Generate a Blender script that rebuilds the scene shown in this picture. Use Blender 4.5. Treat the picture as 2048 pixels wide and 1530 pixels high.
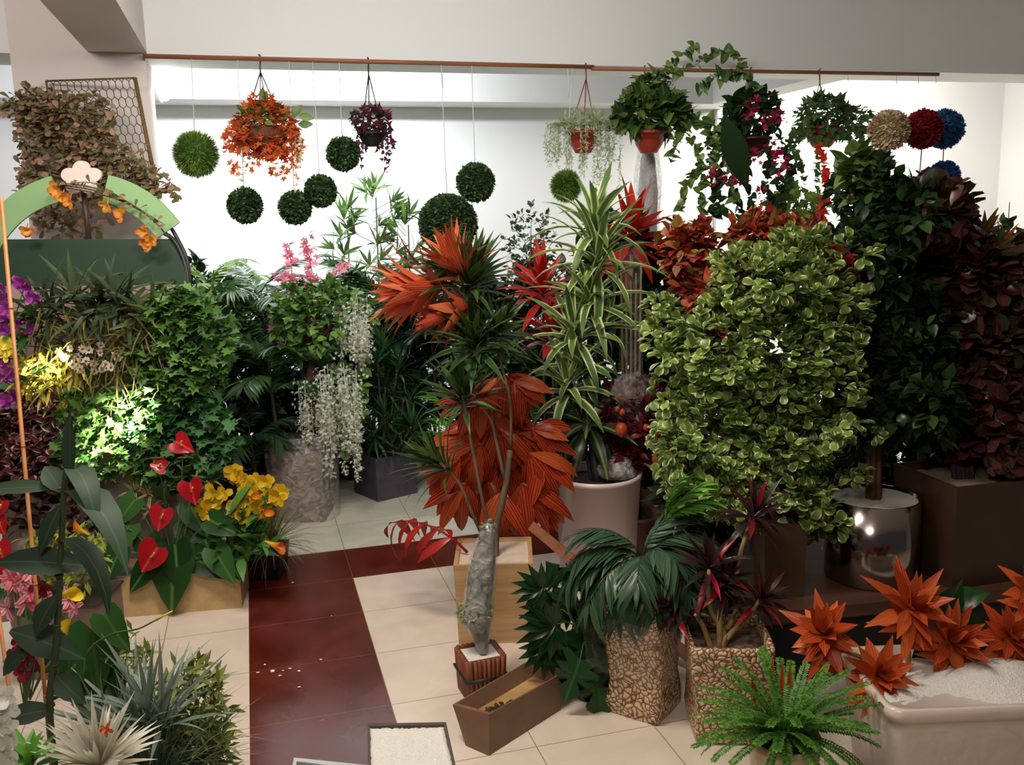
import bpy, math, random
import numpy as np
from mathutils import Vector
sc = bpy.context.scene
COL = sc.collection
for o in list(bpy.data.objects): bpy.data.objects.remove(o)
PI = math.pi
# ------------------------------------------------------------ camera
H = 2.2; FPX = 1850.0
YAW, PIT, ROL = math.radians(15.6), math.radians(-10.2), math.radians(1.4)
Fc = np.array([math.sin(YAW)*math.cos(PIT), math.cos(YAW)*math.cos(PIT), math.sin(PIT)])
R0 = np.array([math.cos(YAW), -math.sin(YAW), 0.0]); U0 = np.cross(R0, Fc)
Rc = R0*math.cos(ROL) - U0*math.sin(ROL); Uc = U0*math.cos(ROL) + R0*math.sin(ROL)
CAM = np.array([0, 0, H]); Z = np.array([0, 0, 1.0])
FH = np.array([math.sin(YAW), math.cos(YAW), 0.0])          # horizontal forward
cd = bpy.data.cameras.new('camera'); cam = bpy.data.objects.new('camera', cd); COL.objects.link(cam)
cd.sensor_width = 36; cd.lens = 36*FPX/2048; cd.clip_start = .05
from mathutils import Matrix
M = Matrix(((Rc[0], Uc[0], -Fc[0], 0), (Rc[1], Uc[1], -Fc[1], 0), (Rc[2], Uc[2], -Fc[2], H), (0, 0, 0, 1)))
cam.matrix_world = M; sc.camera = cam
sc.view_settings.view_transform = 'Standard'; sc.view_settings.look = 'None'
sc.view_settings.gamma = 1; sc.view_settings.use_curve_mapping = False; sc.view_settings.exposure = 0.0

def ray(px, py): return Fc + Rc*((px-1024)/FPX) - Uc*((py-765)/FPX)
def P(px, py, D): return CAM + ray(px, py)*D               # point at camera depth D
def PY(px, py, Y): r = ray(px, py); return CAM + r*(Y/r[1])
def GZ(px, py, z=0.0): r = ray(px, py); return CAM + r*((z-H)/r[2])
def DG(px, py, z=0.0): r = ray(px, py); return (z-H)/r[2]   # depth of that point
def S(px, D): return px*D/FPX

YF = PY(1050, 138, 7.2)[1]; YF = 7.25; BT = .52; YB = 10.15; ZB = 3.37; CEIL = 4.15
XR = PY(1437, 300, YB)[0]

# ------------------------------------------------------------ world and lights
w = bpy.data.worlds.new('world'); sc.world = w; w.use_nodes = True
w.node_tree.nodes['Background'].inputs[0].default_value = (.95, .9, .85, 1)
w.node_tree.nodes['Background'].inputs[1].default_value = .045
def area(name, loc, to, size, sizey, power, color):
    l = bpy.data.lights.new(name, 'AREA'); l.shape = 'RECTANGLE'; l.size = size; l.size_y = sizey; l.energy = power; l.color = color
    o = bpy.data.objects.new(name, l); COL.objects.link(o); o.location = loc
    o.rotation_euler = (Vector(to)-Vector(loc)).to_track_quat('-Z', 'Y').to_euler(); return o
def spot(name, loc, to, power, ang, color, blend=.4, rad=.03):
    l = bpy.data.lights.new(name, 'SPOT'); l.energy = power; l.spot_size = math.radians(ang); l.spot_blend = blend; l.color = color; l.shadow_soft_size = rad
    o = bpy.data.objects.new(name, l); COL.objects.link(o); o.location = loc
    o.rotation_euler = (Vector(to)-Vector(loc)).to_track_quat('-Z', 'Y').to_euler(); return o
area('tube_light_back', (.75, YF+.95, 3.75), (.65, YB, 1.9), 1.2, .12, 105, (.93, .96, 1))
area('tube_light_left', (-2.0, YF+1.0, 3.7), (-1.8, YB, 1.6), 1.0, .12, 9, (.88, .9, 1))
area('tube_light_right', (6.4, YF+.95, 3.75), (6.0, YB, 1.9), 2.0, .12, 170, (1, .96, .88))
area('shop_light_front', (-.1, 3.2, 4.0), (.25, 4.4, 0), 1.0, .5, 100, (1, .91, .81))
area('shop_light_near', (-.4, .5, 3.8), (.1, 5, 1.2), 1.5, .5, 72, (1, .9, .8))
area('fill_light_column', (-1.6, 4.2, 3.7), (-2.6, 7.2, 3.0), .8, .4, 42, (1, .9, .84))  # added fill that brightens the column and trellis, no real fitting
area('fill_light_beam', (1.2, 4.1, 3.65), (1.5, YF, 3.85), 2.6, .3, 44, (.97, 1, .95))  # extra fill aimed at the front beam face, added to lift its brightness
area('bay_light', (.3, 8.6, 4.0), (.2, 8.4, 0), 1.4, .5, 45, (.95, .98, .95))
spot('plant_spot', P(345, 720, 4.95), P(228, 868, 5.42), 800, 30, (1, .98, .85), .9)
spot('plant_spot_yellow', P(180, 640, 5.0), P(80, 748, 5.4), 420, 18, (1, .93, .6), .5)
spot('pillar_spot', PY(322, 190, YF+BT+.22), PY(620, 190, YB), 9, 115, (1, 1, 1), .25)

# ------------------------------------------------------------ materials
def lin(c):
    c = [x/255 for x in c[:3]]
    return tuple(x/12.92 if x <= .04045 else ((x+.055)/1.055)**2.4 for x in c)+(1,)
def newmat(name):
    m = bpy.data.materials.new(name); m.use_nodes = True
    nt = m.node_tree; b = nt.nodes['Principled BSDF']; return m, nt, b
def flat(name, c, rough=.6, metal=0, coat=0, noise=0, nscale=20, bump=0, emit=0, stretch=None, c2=None):
    m, nt, b = newmat(name); b.inputs['Base Color'].default_value = lin(c)
    b.inputs['Roughness'].default_value = rough; b.inputs['Metallic'].default_value = metal; b.inputs['Coat Weight'].default_value = coat
    if noise or bump or c2:
        tc = nt.nodes.new('ShaderNodeTexCoord'); mp = nt.nodes.new('ShaderNodeMapping'); nt.links.new(tc.outputs['Object'], mp.inputs[0])
        if stretch: mp.inputs['Scale'].default_value = stretch
        nz = nt.nodes.new('ShaderNodeTexNoise'); nz.inputs['Scale'].default_value = nscale; nz.inputs['Detail'].default_value = 5
        nt.links.new(mp.outputs[0], nz.inputs[0])
        if noise or c2:
            r = nt.nodes.new('ShaderNodeValToRGB'); cc = lin(c); d = lin(c2) if c2 else tuple(x*(1-noise) for x in cc[:3])+(1,)
            r.color_ramp.elements[0].color = d; r.color_ramp.elements[1].color = cc
            r.color_ramp.elements[0].position = .38; r.color_ramp.elements[1].position = .62
            nt.links.new(nz.outputs[0], r.inputs[0]); nt.links.new(r.outputs[0], b.inputs['Base Color'])
        if bump:
            bp = nt.nodes.new('ShaderNodeBump'); bp.inputs['Strength'].default_value = bump; bp.inputs['Distance'].default_value = .01
            nt.links.new(nz.outputs[0], bp.inputs['Height']); nt.links.new(bp.outputs[0], b.inputs['Normal'])
    if emit:
        b.inputs['Emission Color'].default_value = lin(c); b.inputs['Emission Strength'].default_value = emit
    return m
def leafmat(name, cols, edge=None, ew=.6, tip=None, ts=.55, mid=None, mw=.2, rough=.42, trans=.22, streak=None):
    """per-leaf colour from attribute lf = (random, along, across)"""
    m, nt, b = newmat(name); N = nt.nodes; Lk = nt.links
    at = N.new('ShaderNodeAttribute'); at.attribute_name = 'lf'
    sp = N.new('ShaderNodeSeparateColor'); Lk.new(at.outputs['Color'], sp.inputs[0])
    r = N.new('ShaderNodeValToRGB'); e = r.color_ramp.elements
    e[0].color = lin(cols[0]); e[1].color = lin(cols[-1])
    for i, c in enumerate(cols[1:-1]): x = e.new((i+1)/(len(cols)-1)); x.color = lin(c)
    Lk.new(sp.outputs[0], r.inputs[0]); cur = r.outputs[0]
    def mixby(sock, lo, hi, c):
        nonlocal cur
        mr = N.new('ShaderNodeMapRange'); mr.inputs[1].default_value = lo; mr.inputs[2].default_value = hi; Lk.new(sock, mr.inputs[0])
        mx = N.new('ShaderNodeMix'); mx.data_type = 'RGBA'; Lk.new(mr.outputs[0], mx.inputs[0]); Lk.new(cur, mx.inputs[6]); mx.inputs[7].default_value = lin(c); cur = mx.outputs[2]
    if tip: mixby(sp.outputs[1], ts, 1, tip)
    if edge: mixby(sp.outputs[2], ew, min(1, ew+.18), edge)
    if mid: mixby(sp.outputs[2], mw, 0, mid)
    if streak:
        wv = N.new('ShaderNodeMath'); wv.operation = 'MULTIPLY'; wv.inputs[1].default_value = 22; Lk.new(sp.outputs[2], wv.inputs[0])
        sn = N.new('ShaderNodeMath'); sn.operation = 'SINE'; Lk.new(wv.outputs[0], sn.inputs[0]); mixby(sn.outputs[0], .1, 1.6, streak)
    b.inputs['Roughness'].default_value = rough; Lk.new(cur, b.inputs['Base Color'])
    b.inputs['Specular IOR Level'].default_value = .35
    if trans:
        t = N.new('ShaderNodeBsdfTranslucent'); Lk.new(cur, t.inputs[0]); ms = N.new('ShaderNodeMixShader'); ms.inputs[0].default_value = trans
        Lk.new(b.outputs[0], ms.inputs[1]); Lk.new(t.outputs[0], ms.inputs[2]); Lk.new(ms.outputs[0], N['Material Output'].inputs[0])
    return m
def plastic(name, tint=(225, 220, 215), f=.3):
    m, nt, b = newmat(name); N = nt.nodes; Lk = nt.links
    b.inputs['Base Color'].default_value = lin(tint); b.inputs['Roughness'].default_value = .12; b.inputs['Specular IOR Level'].default_value = .8
    t = N.new('ShaderNodeBsdfTransparent'); ms = N.new('ShaderNodeMixShader')
    nz = N.new('ShaderNodeTexNoise'); nz.inputs['Scale'].default_value = 14; nz.inputs['Detail'].default_value = 4; nz.inputs['Distortion'].default_value = 1.5
    tc = N.new('ShaderNodeTexCoord'); Lk.new(tc.outputs['Object'], nz.inputs[0])
    bp = N.new('ShaderNodeBump'); bp.inputs['Strength'].default_value = 1; bp.inputs['Distance'].default_value = .03; Lk.new(nz.outputs[0], bp.inputs['Height']); Lk.new(bp.outputs[0], b.inputs['Normal'])
    mr = N.new('ShaderNodeMapRange'); mr.inputs[1].default_value = .35; mr.inputs[2].default_value = .7; mr.inputs[3].default_value = f*.4; mr.inputs[4].default_value = min(1, f*1.6)
    Lk.new(nz.outputs[0], mr.inputs[0]); Lk.new(mr.outputs[0], ms.inputs[0]); Lk.new(t.outputs[0], ms.inputs[1]); Lk.new(b.outputs[0], ms.inputs[2]); Lk.new(ms.outputs[0], N['Material Output'].inputs[0])
    return m

# ------------------------------------------------------------ mesh building
def nrm(a): return a/(np.linalg.norm(a, axis=-1, keepdims=True)+1e-9)
OFF = {}
def tag(o, label=None, cat=None, group=None, kind=None):
    if label: o['label'] = label
    if cat: o['category'] = cat
    if group: o['group'] = group
    if kind: o['kind'] = kind
    return o
def thing(name, label, cat, loc, group=None):
    o = bpy.data.objects.new(name, None); COL.objects.link(o); o.empty_display_size = .1
    o.location = tuple(loc); OFF[o.name] = np.array(loc, float); return tag(o, label, cat, group)
class MB:
    def __init__(s): s.V = []; s.F = []; s.A = []; s.n = 0; s.MI = []
    def add(s, v, f, a=None, mi=0):
        v = np.asarray(v, float).reshape(-1, 3); s.V.append(v)
        s.F += [tuple(int(i)+s.n for i in q) for q in f]; s.MI += [mi]*len(f)
        s.A.append(np.full((len(v), 3), .5) if a is None else np.asarray(a, float).reshape(-1, 3)); s.n += len(v)
    def build(s, name, mat, parent=None, smooth=True, loc=None, **kw):
        V = np.concatenate(s.V); A = np.concatenate(s.A)
        off = OFF[parent.name] if parent else (np.array(loc, float) if loc is not None else np.zeros(3))
        me = bpy.data.meshes.new(name); me.from_pydata((V-off).tolist(), [], s.F)
        ca = me.attributes.new('lf', 'FLOAT_COLOR', 'POINT'); ca.data.foreach_set('color', np.c_[A, np.ones(len(A))].astype('f').ravel())
        for m in (mat if isinstance(mat, (list, tuple)) else [mat]): me.materials.append(m)
        if max(s.MI) > 0: me.polygons.foreach_set('material_index', s.MI)
        me.polygons.foreach_set('use_smooth', [smooth]*len(me.polygons)); me.update()
        o = bpy.data.objects.new(name, me); COL.objects.link(o)
        if parent: o.parent = parent; 
        else: o.location = tuple(off)
        OFF[o.name] = off; return tag(o, **kw)
def box(mb, c, sx, sy, sz, ax=None, ay=None, mi=0):
    ax = np.array([1., 0, 0]) if ax is None else ax; ay = np.array([0, 1., 0]) if ay is None else ay
    c = np.array(c, float); v = [c+ax*sx*a/2+ay*sy*b/2+Z*sz*d/2 for d in (-1, 1) for b in (-1, 1) for a in (-1, 1)]
    mb.add(v, [(0, 2, 3, 1), (4, 5, 7, 6), (0, 1, 5, 4), (2, 6, 7, 3), (0, 4, 6, 2), (1, 3, 7, 5)], mi=mi)
def aabb(mb, x0, x1, y0, y1, z0, z1): box(mb, ((x0+x1)/2, (y0+y1)/2, (z0+z1)/2), x1-x0, y1-y0, z1-z0)
def smoothpath(pts, k=5):
    p = [np.array(x, float) for x in pts]
    if len(p) < 3 or k < 2: return p
    q = [2*p[0]-p[1]]+p+[2*p[-1]-p[-2]]; out = []
    for i in range(1, len(q)-2):
        for j in range(k):
            t = j/k; a, b, c, d = q[i-1], q[i], q[i+1], q[i+2]
            out.append(.5*((2*b)+(c-a)*t+(2*a-5*b+4*c-d)*t*t+(3*b-a-3*c+d)*t**3))
    return out+[p[-1]]
def tube(mb, pts, r0, r1=None, n=6, k=4, mi=0):
    pts = smoothpath(pts, k); r1 = r0 if r1 is None else r1; m = len(pts); rings = []
    ref = np.array([.31, .2, .93]); 
    for i, p in enumerate(pts):
        t = nrm(pts[min(i+1, m-1)]-pts[max(i-1, 0)]); a = nrm(np.cross(t, ref if abs(t@ref/np.linalg.norm(ref)) < .95 else np.array([1., 0, 0]))); b = np.cross(t, a)
        r = r0+(r1-r0)*i/max(1, m-1)
        rings.append([p+r*(a*math.cos(2*PI*j/n)+b*math.sin(2*PI*j/n)) for j in range(n)])
    v = np.array(rings).reshape(-1, 3); f = [(i*n+j, i*n+(j+1) % n, (i+1)*n+(j+1) % n, (i+1)*n+j) for i in range(m-1) for j in range(n)]
    f += [tuple(range(n))[::-1], tuple((m-1)*n+j for j in range(n))]; mb.add(v, f, mi=mi)
def lathe(mb, c, prof, n=28, sx=1., sy=1., yaw=0., wob=None, mi=0, cap=True):
    """prof: (radius, z) bottom to top; n=4 gives a square section"""
    c = np.array(c, float); ph = PI/4 if n == 4 else 0; k = math.sqrt(2) if n == 4 else 1; v = []
    for i, (r, z) in enumerate(prof):
        for j in range(n):
            a = 2*PI*j/n+ph; x = r*k*math.cos(a)*sx; y = r*k*math.sin(a)*sy
            ya = yaw+(wob(i/(len(prof)-1)) if wob else 0)
            v.append(c+np.array([x*math.cos(ya)-y*math.sin(ya), x*math.sin(ya)+y*math.cos(ya), z]))
    m = len(prof); f = [(i*n+j, i*n+(j+1) % n, (i+1)*n+(j+1) % n, (i+1)*n+j) for i in range(m-1) for j in range(n)]
    if cap: f += [tuple(range(n))[::-1], tuple((m-1)*n+j for j in range(n))]
    mb.add(v, f, mi=mi)
def sphere(mb, c, r, nu=20, nv=12, sz=1.):
    prof = [(max(1e-4, r*math.sin(PI*i/nv)), -r*sz*math.cos(PI*i/nv)) for i in range(nv+1)]; lathe(mb, c, prof, nu)
def extr(mb, pxs, D, th, mi=0):
    a = [P(x, y, D) for x, y in pxs]; b = [p+FH*th for p in a]; n = len(a)
    mb.add(a+b, [tuple(range(n)), tuple(range(2*n-1, n-1, -1))]+[(i, i+n, (i+1) % n+n, (i+1) % n) for i in range(n)], mi=mi)

# leaf templates: (u along, v across) vertices and faces
def strip(ws):
    us = np.linspace(0, 1, len(ws)); v = []; f = []
    for u, wd in zip(us, ws): v += [(u, -wd), (u, 0), (u, wd)]
    for i in range(len(ws)-1):
        a = 3*i; f += [(a, a+1, a+4, a+3), (a+1, a+2, a+5, a+4)]
    return np.array(v, float), f
def fan(out, c=(.35, 0)):
    v = np.array([c]+list(out), float); n = len(out); return v, [(0, i+1, (i+1) % n+1) for i in range(n)]
T = dict(lance=strip([.12, .7, 1, .85, .45, .02]), strap=strip([.45, .8, 1, .95, .8, .5, .03]), ovate=strip([.1, .85, 1, .6, .03]),
         spoon=strip([.12, .45, .85, 1, .55]), grass=strip([.8, 1, .7, .05]), tiny=strip([.1, 1, .05]), petal=strip([.15, .8, 1, .6]),
         heart=fan([(0, 0), (-.18, .5), (-.1, .85), (.15, 1), (.45, .8), (.75, .4), (1, 0), (.75, -.4), (.45, -.8), (.15, -1), (-.1, -.85), (-.18, -.5)]),
         maple=fan([(0, 0), (-.1, .55), (.2, .45), (.28, 1), (.45, .5), (.72, .62), (.68, .25), (1, 0), (.68, -.25), (.72, -.62), (.45, -.5), (.28, -1), (.2, -.45), (-.1, -.55)]),
         flower=fan([(x*.5+.5, y*.9) for k in range(5) for x, y in ((math.cos(k*2*PI/5+.15), math.sin(k*2*PI/5+.15)), (math.cos(k*2*PI/5+.75)*.45, math.sin(k*2*PI/5+.75)*.45))], (.5, 0)),
         ivy=fan([(0, 0), (-.12, .6), (.25, .9), (.4, .45), (1, 0), (.4, -.45), (.25, -.9), (-.12, -.6)]))
T['cut'] = fan([(0, 0)]+[(u-.12*(i % 2 == 1), s) for i, (u, s) in enumerate([(-.15, .6), (0, .95), (.12, .5), (.28, 1), (.36, .5), (.52, .85), (.58, .4), (.76, .55), (.84, .2)])]+[(1, 0)]+[(u-.12*(i % 2 == 1), -s) for i, (u, s) in reversed(list(enumerate([(-.15, .6), (0, .95), (.12, .5), (.28, 1), (.36, .5), (.52, .85), (.58, .4), (.76, .55), (.84, .2)])))], (.3, 0))
def leaves(mb, base, d, up, L, W, tpl, bend=0., fold=.25, rng=None, rnd=None, mi=0):
    base = np.asarray(base, float).reshape(-1, 3); N = len(base); d = nrm(np.broadcast_to(np.asarray(d, float), (N, 3))); up = np.broadcast_to(np.asarray(up, float), (N, 3))
    side = np.cross(d, up); bad = np.linalg.norm(side, axis=1) < .05; side[bad] = np.cross(d[bad], [.9, .3, .1]); side = nrm(side); nn = np.cross(side, d)
    L = np.broadcast_to(L, N).astype(float); W = np.broadcast_to(W, N).astype(float); k = np.broadcast_to(bend, N).astype(float)+1e-3
    tv, tf = T[tpl]; u = tv[:, 0][None]; v = tv[:, 1][None]; ku = k[:, None]*u
    al = np.sin(ku)/k[:, None]*L[:, None]; dn = (1-np.cos(ku))/k[:, None]*L[:, None]; lift = fold*np.abs(v)*W[:, None]
    cn = np.cos(ku); sn = np.sin(ku)
    pos = base[:, None]+d[:, None]*(al+sn*lift)[..., None]+nn[:, None]*(cn*lift-dn)[..., None]+side[:, None]*(v*W[:, None])[..., None]
    r = (rng or np.random.default_rng(1)).random(N) if rnd is None else np.broadcast_to(rnd, N)
    m = len(tv); A = np.stack([np.repeat(r[:, None], m, 1), np.broadcast_to(np.clip(u, 0, 1), (N, m)), np.broadcast_to(np.abs(v)/np.abs(tv[:, 1]).max(), (N, m))], -1)
    F = []
    tfa = tf
    for i in range(N):
        o = i*m; F += [tuple(q+o for q in f) for f in tfa]
    mb.add(pos.reshape(-1, 3), F, A.reshape(-1, 3), mi)
def fr(v):  # frame: (camera right, camera forward, up) -> world
    v = np.asarray(v, float); return v[..., 0:1]*R0+v[..., 1:2]*FH+v[..., 2:3]*Z
def cloud(mb, c, rad, n, L, W, tpl, rng, shell=.55, out=.8, upb=.2, rnd=.6, bend=(.1, .8), fold=.25, clus=1, mi=0, spread=1.):
    """clusters of leaves through an ellipsoid"""
    m = max(1, n//clus); u = nrm(rng.normal(size=(m, 3))); r = shell+(1-shell)*rng.random((m, 1))**.6
    b = fr(u*r*np.array(rad))+c; o = fr(nrm(u/np.array(rad)))
    b = np.repeat(b, clus, 0); o = np.repeat(o, clus, 0); N = len(b)
    d = nrm(o*out+rng.normal(size=(N, 3))*rnd*spread+Z*upb)
    up = Z+rng.normal(size=(N, 3))*.35+o*.3
    if clus > 1: b = b+rng.normal(size=(N, 3))*L*.18
    leaves(mb, b, d, up, L*rng.uniform(.7, 1.2, N), W*rng.uniform(.75, 1.2, N), tpl, rng.uniform(*bend, N), fold, rng, mi=mi)
def patch(mb, rect, D, n, L, W, tpl, rng, dep=.12, d0=(0, -.8, .2), rnd=.5, bend=(.1, .8), fold=.25, ell=False, mi=0, clus=1):
    x0, y0, x1, y1 = rect; m = n//clus
    a = rng.random((m, 2))
    if ell: t = a[:, 0]*2*PI; q = np.sqrt(a[:, 1]); a = np.c_[.5+.5*q*np.cos(t), .5+.5*q*np.sin(t)]
    b = np.array([P(x0+(x1-x0)*s, y0+(y1-y0)*t, D+rng.uniform(-dep, dep)) for s, t in a]); b = np.repeat(b, clus, 0); N = len(b)
    if clus > 1: b = b+rng.normal(size=(N, 3))*L*.2
    d = nrm(fr(np.array(d0))+rng.normal(size=(N, 3))*rnd); up = Z-FH*.5+rng.normal(size=(N, 3))*.3
    leaves(mb, b, d, up, L*rng.uniform(.7, 1.25, N), W*rng.uniform(.75, 1.25, N), tpl, rng.uniform(*bend, N), fold, rng, mi=mi)
def rosette(mb, c, axis, n, L, W, tpl, rng, t0=.15, t1=1.5, b0=.1, b1=1., stem=.0, fold=.25, lv=.2, jit=.12, mi=0):
    axis = nrm(np.array(axis, float)); a = nrm(np.cross(axis, [.13, .97, .21])); b = np.cross(axis, a)
    i = np.arange(n); t = (i+.5)/n; ph = i*2.39996+rng.uniform(0, 6); tl = t0+(t1-t0)*t+rng.normal(size=n)*jit
    rad = a*np.cos(ph)[:, None]+b*np.sin(ph)[:, None]; d = axis*np.cos(tl)[:, None]+rad*np.sin(tl)[:, None]
    base = c-axis*(t*stem)[:, None]
    leaves(mb, base, d, axis-rad*.3, L*(1-.25*np.abs(t-.6))*rng.uniform(1-lv, 1+lv, n), W*rng.uniform(.85, 1.15, n), tpl, (b0+(b1-b0)*t)*rng.uniform(.7, 1.3, n), fold, rng, mi=mi)
def frond(mb, base, d, L, ll, lw, n, bend, rng, ang=1.0, tpl='lance', up=Z, stalk=.15, spine=.004, droop=.3, mi=0, smi=0, taper=True, lb=.4):
    d = nrm(np.array(d, float)); side = nrm(np.cross(d, up)+1e-4); nn = np.cross(side, d)
    k = bend+1e-3; pos = lambda u: base+L*(math.sin(k*u)/k*d-(1-math.cos(k*u))/k*nn)
    us = np.linspace(0, 1, 7); tube(mb, [pos(u) for u in us], spine, spine*.3, 4, 1, mi=smi)
    B = []; Dd = []; LL = []; UP = []
    for i in range(n):
        u = stalk+(1-stalk)*(i+.5)/n; t = math.cos(k*u)*d-math.sin(k*u)*nn; nl = math.cos(k*u)*nn+math.sin(k*u)*d
        f = (math.sin(PI*min(1, (.18+.82*(1-(u-stalk)/(1-stalk)))))**.6+.15) if taper else 1
        f = max(.25, min(1, f)); a = ang*(1-.35*u)
        for s in (-1, 1):
            B.append(pos(u)); Dd.append(t*math.cos(a)+s*side*math.sin(a)-nl*droop*.5+rng.normal(size=3)*.06); LL.append(ll*f*rng.uniform(.9, 1.1)); UP.append(nl)
    B.append(pos(1)); Dd.append(math.cos(k)*d-math.sin(k)*nn); LL.append(ll*.6); UP.append(nn)
    leaves(mb, B, Dd, np.array(UP), np.array(LL), lw, tpl, lb, .2, rng, mi=mi)
def vine(mb, pts, n, L, W, tpl, rng, r=.003, d0=None, spread=.8, bend=(.2, .9), fold=.2, mi=0, smi=0, k=6):
    q = smoothpath(pts, k); tube(mb, q, r, r*.6, 4, 1, mi=smi); q = np.array(q); seg = np.linspace(0, len(q)-1.001, n); i = seg.astype(int); f = (seg-i)[:, None]
    b = q[i]*(1-f)+q[i+1]*f; d = rng.normal(size=(n, 3))*spread+np.array([0, 0, -.25])-FH*.35+(0 if d0 is None else d0)
    leaves(mb, b, d, Z-FH+rng.normal(size=(n, 3))*.3, L*rng.uniform(.75, 1.2, n), W*rng.uniform(.75, 1.2, n), tpl, rng.uniform(*bend, n), fold, rng, mi=mi)
RG = lambda s: np.random.default_rng(s)
def gd(dx, dy, dz=0.): return nrm(R0*dx+Z*dy+FH*dz)          # direction: right, up, away
def copy_tree(o, parent=None):
    c = o.copy(); COL.objects.link(c); OFF[c.name] = OFF[o.name]
    if parent: c.parent = parent
    for ch in [x for x in bpy.data.objects if x.parent == o]: copy_tree(ch, c)
    return c
def squarepot(root, c, hw, h, mat, soil, yaw=-YAW, taper=.8, wall=.02, sx=1, sy=1, fill=.04, name='pot', n=4):
    mb = MB(); lathe(mb, c, [(hw*taper, 0), (hw, h), (hw-wall, h), ((hw-wall)*.97, h-fill-.03)], n, sx, sy, yaw); o = mb.build(name, mat, root, smooth=n > 8)
    mb = MB(); lathe(mb, c+Z*(h-fill-.02), [(hw-wall-.002, 0), (hw-wall-.002, .02)], n, sx, sy, yaw); mb.build('soil' if soil != WGRAV else 'gravel', soil, root, smooth=False); return o
def roundpot(root, c, r0, r1, h, mat, soil, fill=.04, rim=0., n=32, name='pot'):
    mb = MB(); pr = [(r0*.9, 0), (r0, .01), (r1, h-.03)]+([(r1+rim, h-.03), (r1+rim, h)] if rim else [(r1, h)])+[(r1-.012, h), (r1-.02, h-fill-.03)]
    lathe(mb, c, pr, n); o = mb.build(name, mat, root)
    mb = MB(); lathe(mb, c+Z*(h-fill-.02), [(r1-.016, 0), (r1-.016, .015)], n); mb.build('soil' if soil != WGRAV else 'gravel', soil, root, smooth=False); return o

WALL = flat('wall_paint', (222, 222, 222), .8, bump=.05, nscale=30)
WALLW = flat('column_paint', (215, 205, 200), .8, bump=.05, nscale=30)
SOIL = flat('potting_soil', (48, 38, 30), .95, noise=.5, nscale=60, bump=.6)
WGRAV = flat('white_gravel', (236, 232, 224), .8, noise=.12, nscale=160, bump=.8)
BARK = flat('bark', (104, 82, 60), .8, noise=.45, nscale=25, bump=.6, stretch=(1, 1, .3))
BARKD = flat('dark_bark', (58, 44, 36), .8, noise=.5, nscale=25, bump=.6, stretch=(1, 1, .3))
BAMB = flat('bamboo_stake', (190, 122, 66), .5, noise=.25, nscale=12)
BLACKP = flat('black_plastic', (32, 28, 30), .45)
TERRA = flat('terracotta_plastic', (150, 52, 38), .45)
STEM = flat('green_stem', (70, 100, 50), .5)
STRING = flat('white_string', (225, 225, 220), .6)
WIRE = flat('dark_wire', (60, 45, 45), .5)
WOOD = flat('wood_rod', (150, 92, 62), .55, noise=.3, nscale=6, stretch=(.4, 6, 6))
GLASS = plastic('clear_wrap', f=.28)
# ------------------------------------------------------------ structure
def floor_mat():
    m, nt, b = newmat('floor_tiles'); N = nt.nodes; Lk = nt.links
    g = N.new('ShaderNodeNewGeometry'); sp = N.new('ShaderNodeSeparateXYZ'); Lk.new(g.outputs['Position'], sp.inputs[0])
    def mt(op, a, bb, c=None):
        n = N.new('ShaderNodeMath'); n.operation = op
        for i, x in enumerate((a, bb, c)):
            if x is None: continue
            if isinstance(x, (int, float)): n.inputs[i].default_value = x
            else: Lk.new(x, n.inputs[i])
        return n.outputs[0]
    X, Y = sp.outputs[0], sp.outputs[1]
    def rng_(s, a, c): return mt('MULTIPLY', mt('GREATER_THAN', s, float(a)), mt('LESS_THAN', s, float(c)))
    red = mt('MAXIMUM', mt('MULTIPLY', rng_(X, AX0, AX1), mt('LESS_THAN', Y, float(CY1))), rng_(Y, CY0, CY1))
    def grout(s, o, t):
        f = mt('FRACT', mt('DIVIDE', mt('SUBTRACT', s, float(o)), float(t)), 0); d = mt('MINIMUM', f, mt('SUBTRACT', 1, f)); return mt('LESS_THAN', d, .0045)
    gr = mt('MAXIMUM', grout(X, AX1, TILE), grout(Y, CY0, TILE))
    # grout across the red aisle only runs crosswise
    grr = mt('MULTIPLY', gr, mt('MAXIMUM', mt('SUBTRACT', 1, rng_(X, AX0+.03, AX1-.03)), grout(Y, CY0, TILE)))
    nz = N.new('ShaderNodeTexNoise'); nz.inputs['Scale'].default_value = 3.5; nz.inputs['Detail'].default_value = 8; nz.inputs['Distortion'].default_value = .6; Lk.new(g.outputs['Position'], nz.inputs[0])
    def ramp(c0, c1, a=.35, c=.65):
        r = N.new('ShaderNodeValToRGB'); e = r.color_ramp.elements; e[0].color = lin(c0); e[1].color = lin(c1); e[0].position = a; e[1].position = c; Lk.new(nz.outputs[0], r.inputs[0]); return r.outputs[0]
    def mix(f, a, c):
        n = N.new('ShaderNodeMix'); n.data_type = 'RGBA'; Lk.new(f, n.inputs[0])
        for s, x in ((6, a), (7, c)):
            if isinstance(x, tuple): n.inputs[s].default_value = x
            else: Lk.new(x, n.inputs[s])
        return n.outputs[2]
    beige = ramp((212, 196, 180), (224, 208, 192)); back = ramp((196, 196, 178), (214, 212, 196)); redc = ramp((78, 22, 14), (98, 32, 20))
    base = mix(mt('GREATER_THAN', Y, float(CY1)), beige, back); base = mix(red, base, redc)
    gc = mix(red, lin((150, 128, 108)), lin((120, 66, 48)))
    base = mix(grr, base, gc); Lk.new(base, b.inputs['Base Color'])
    rr = N.new('ShaderNodeMapRange'); rr.inputs[3].default_value = .12; rr.inputs[4].default_value = .34; Lk.new(nz.outputs[0], rr.inputs[0]); Lk.new(rr.outputs[0], b.inputs['Roughness'])
    return m
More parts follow.
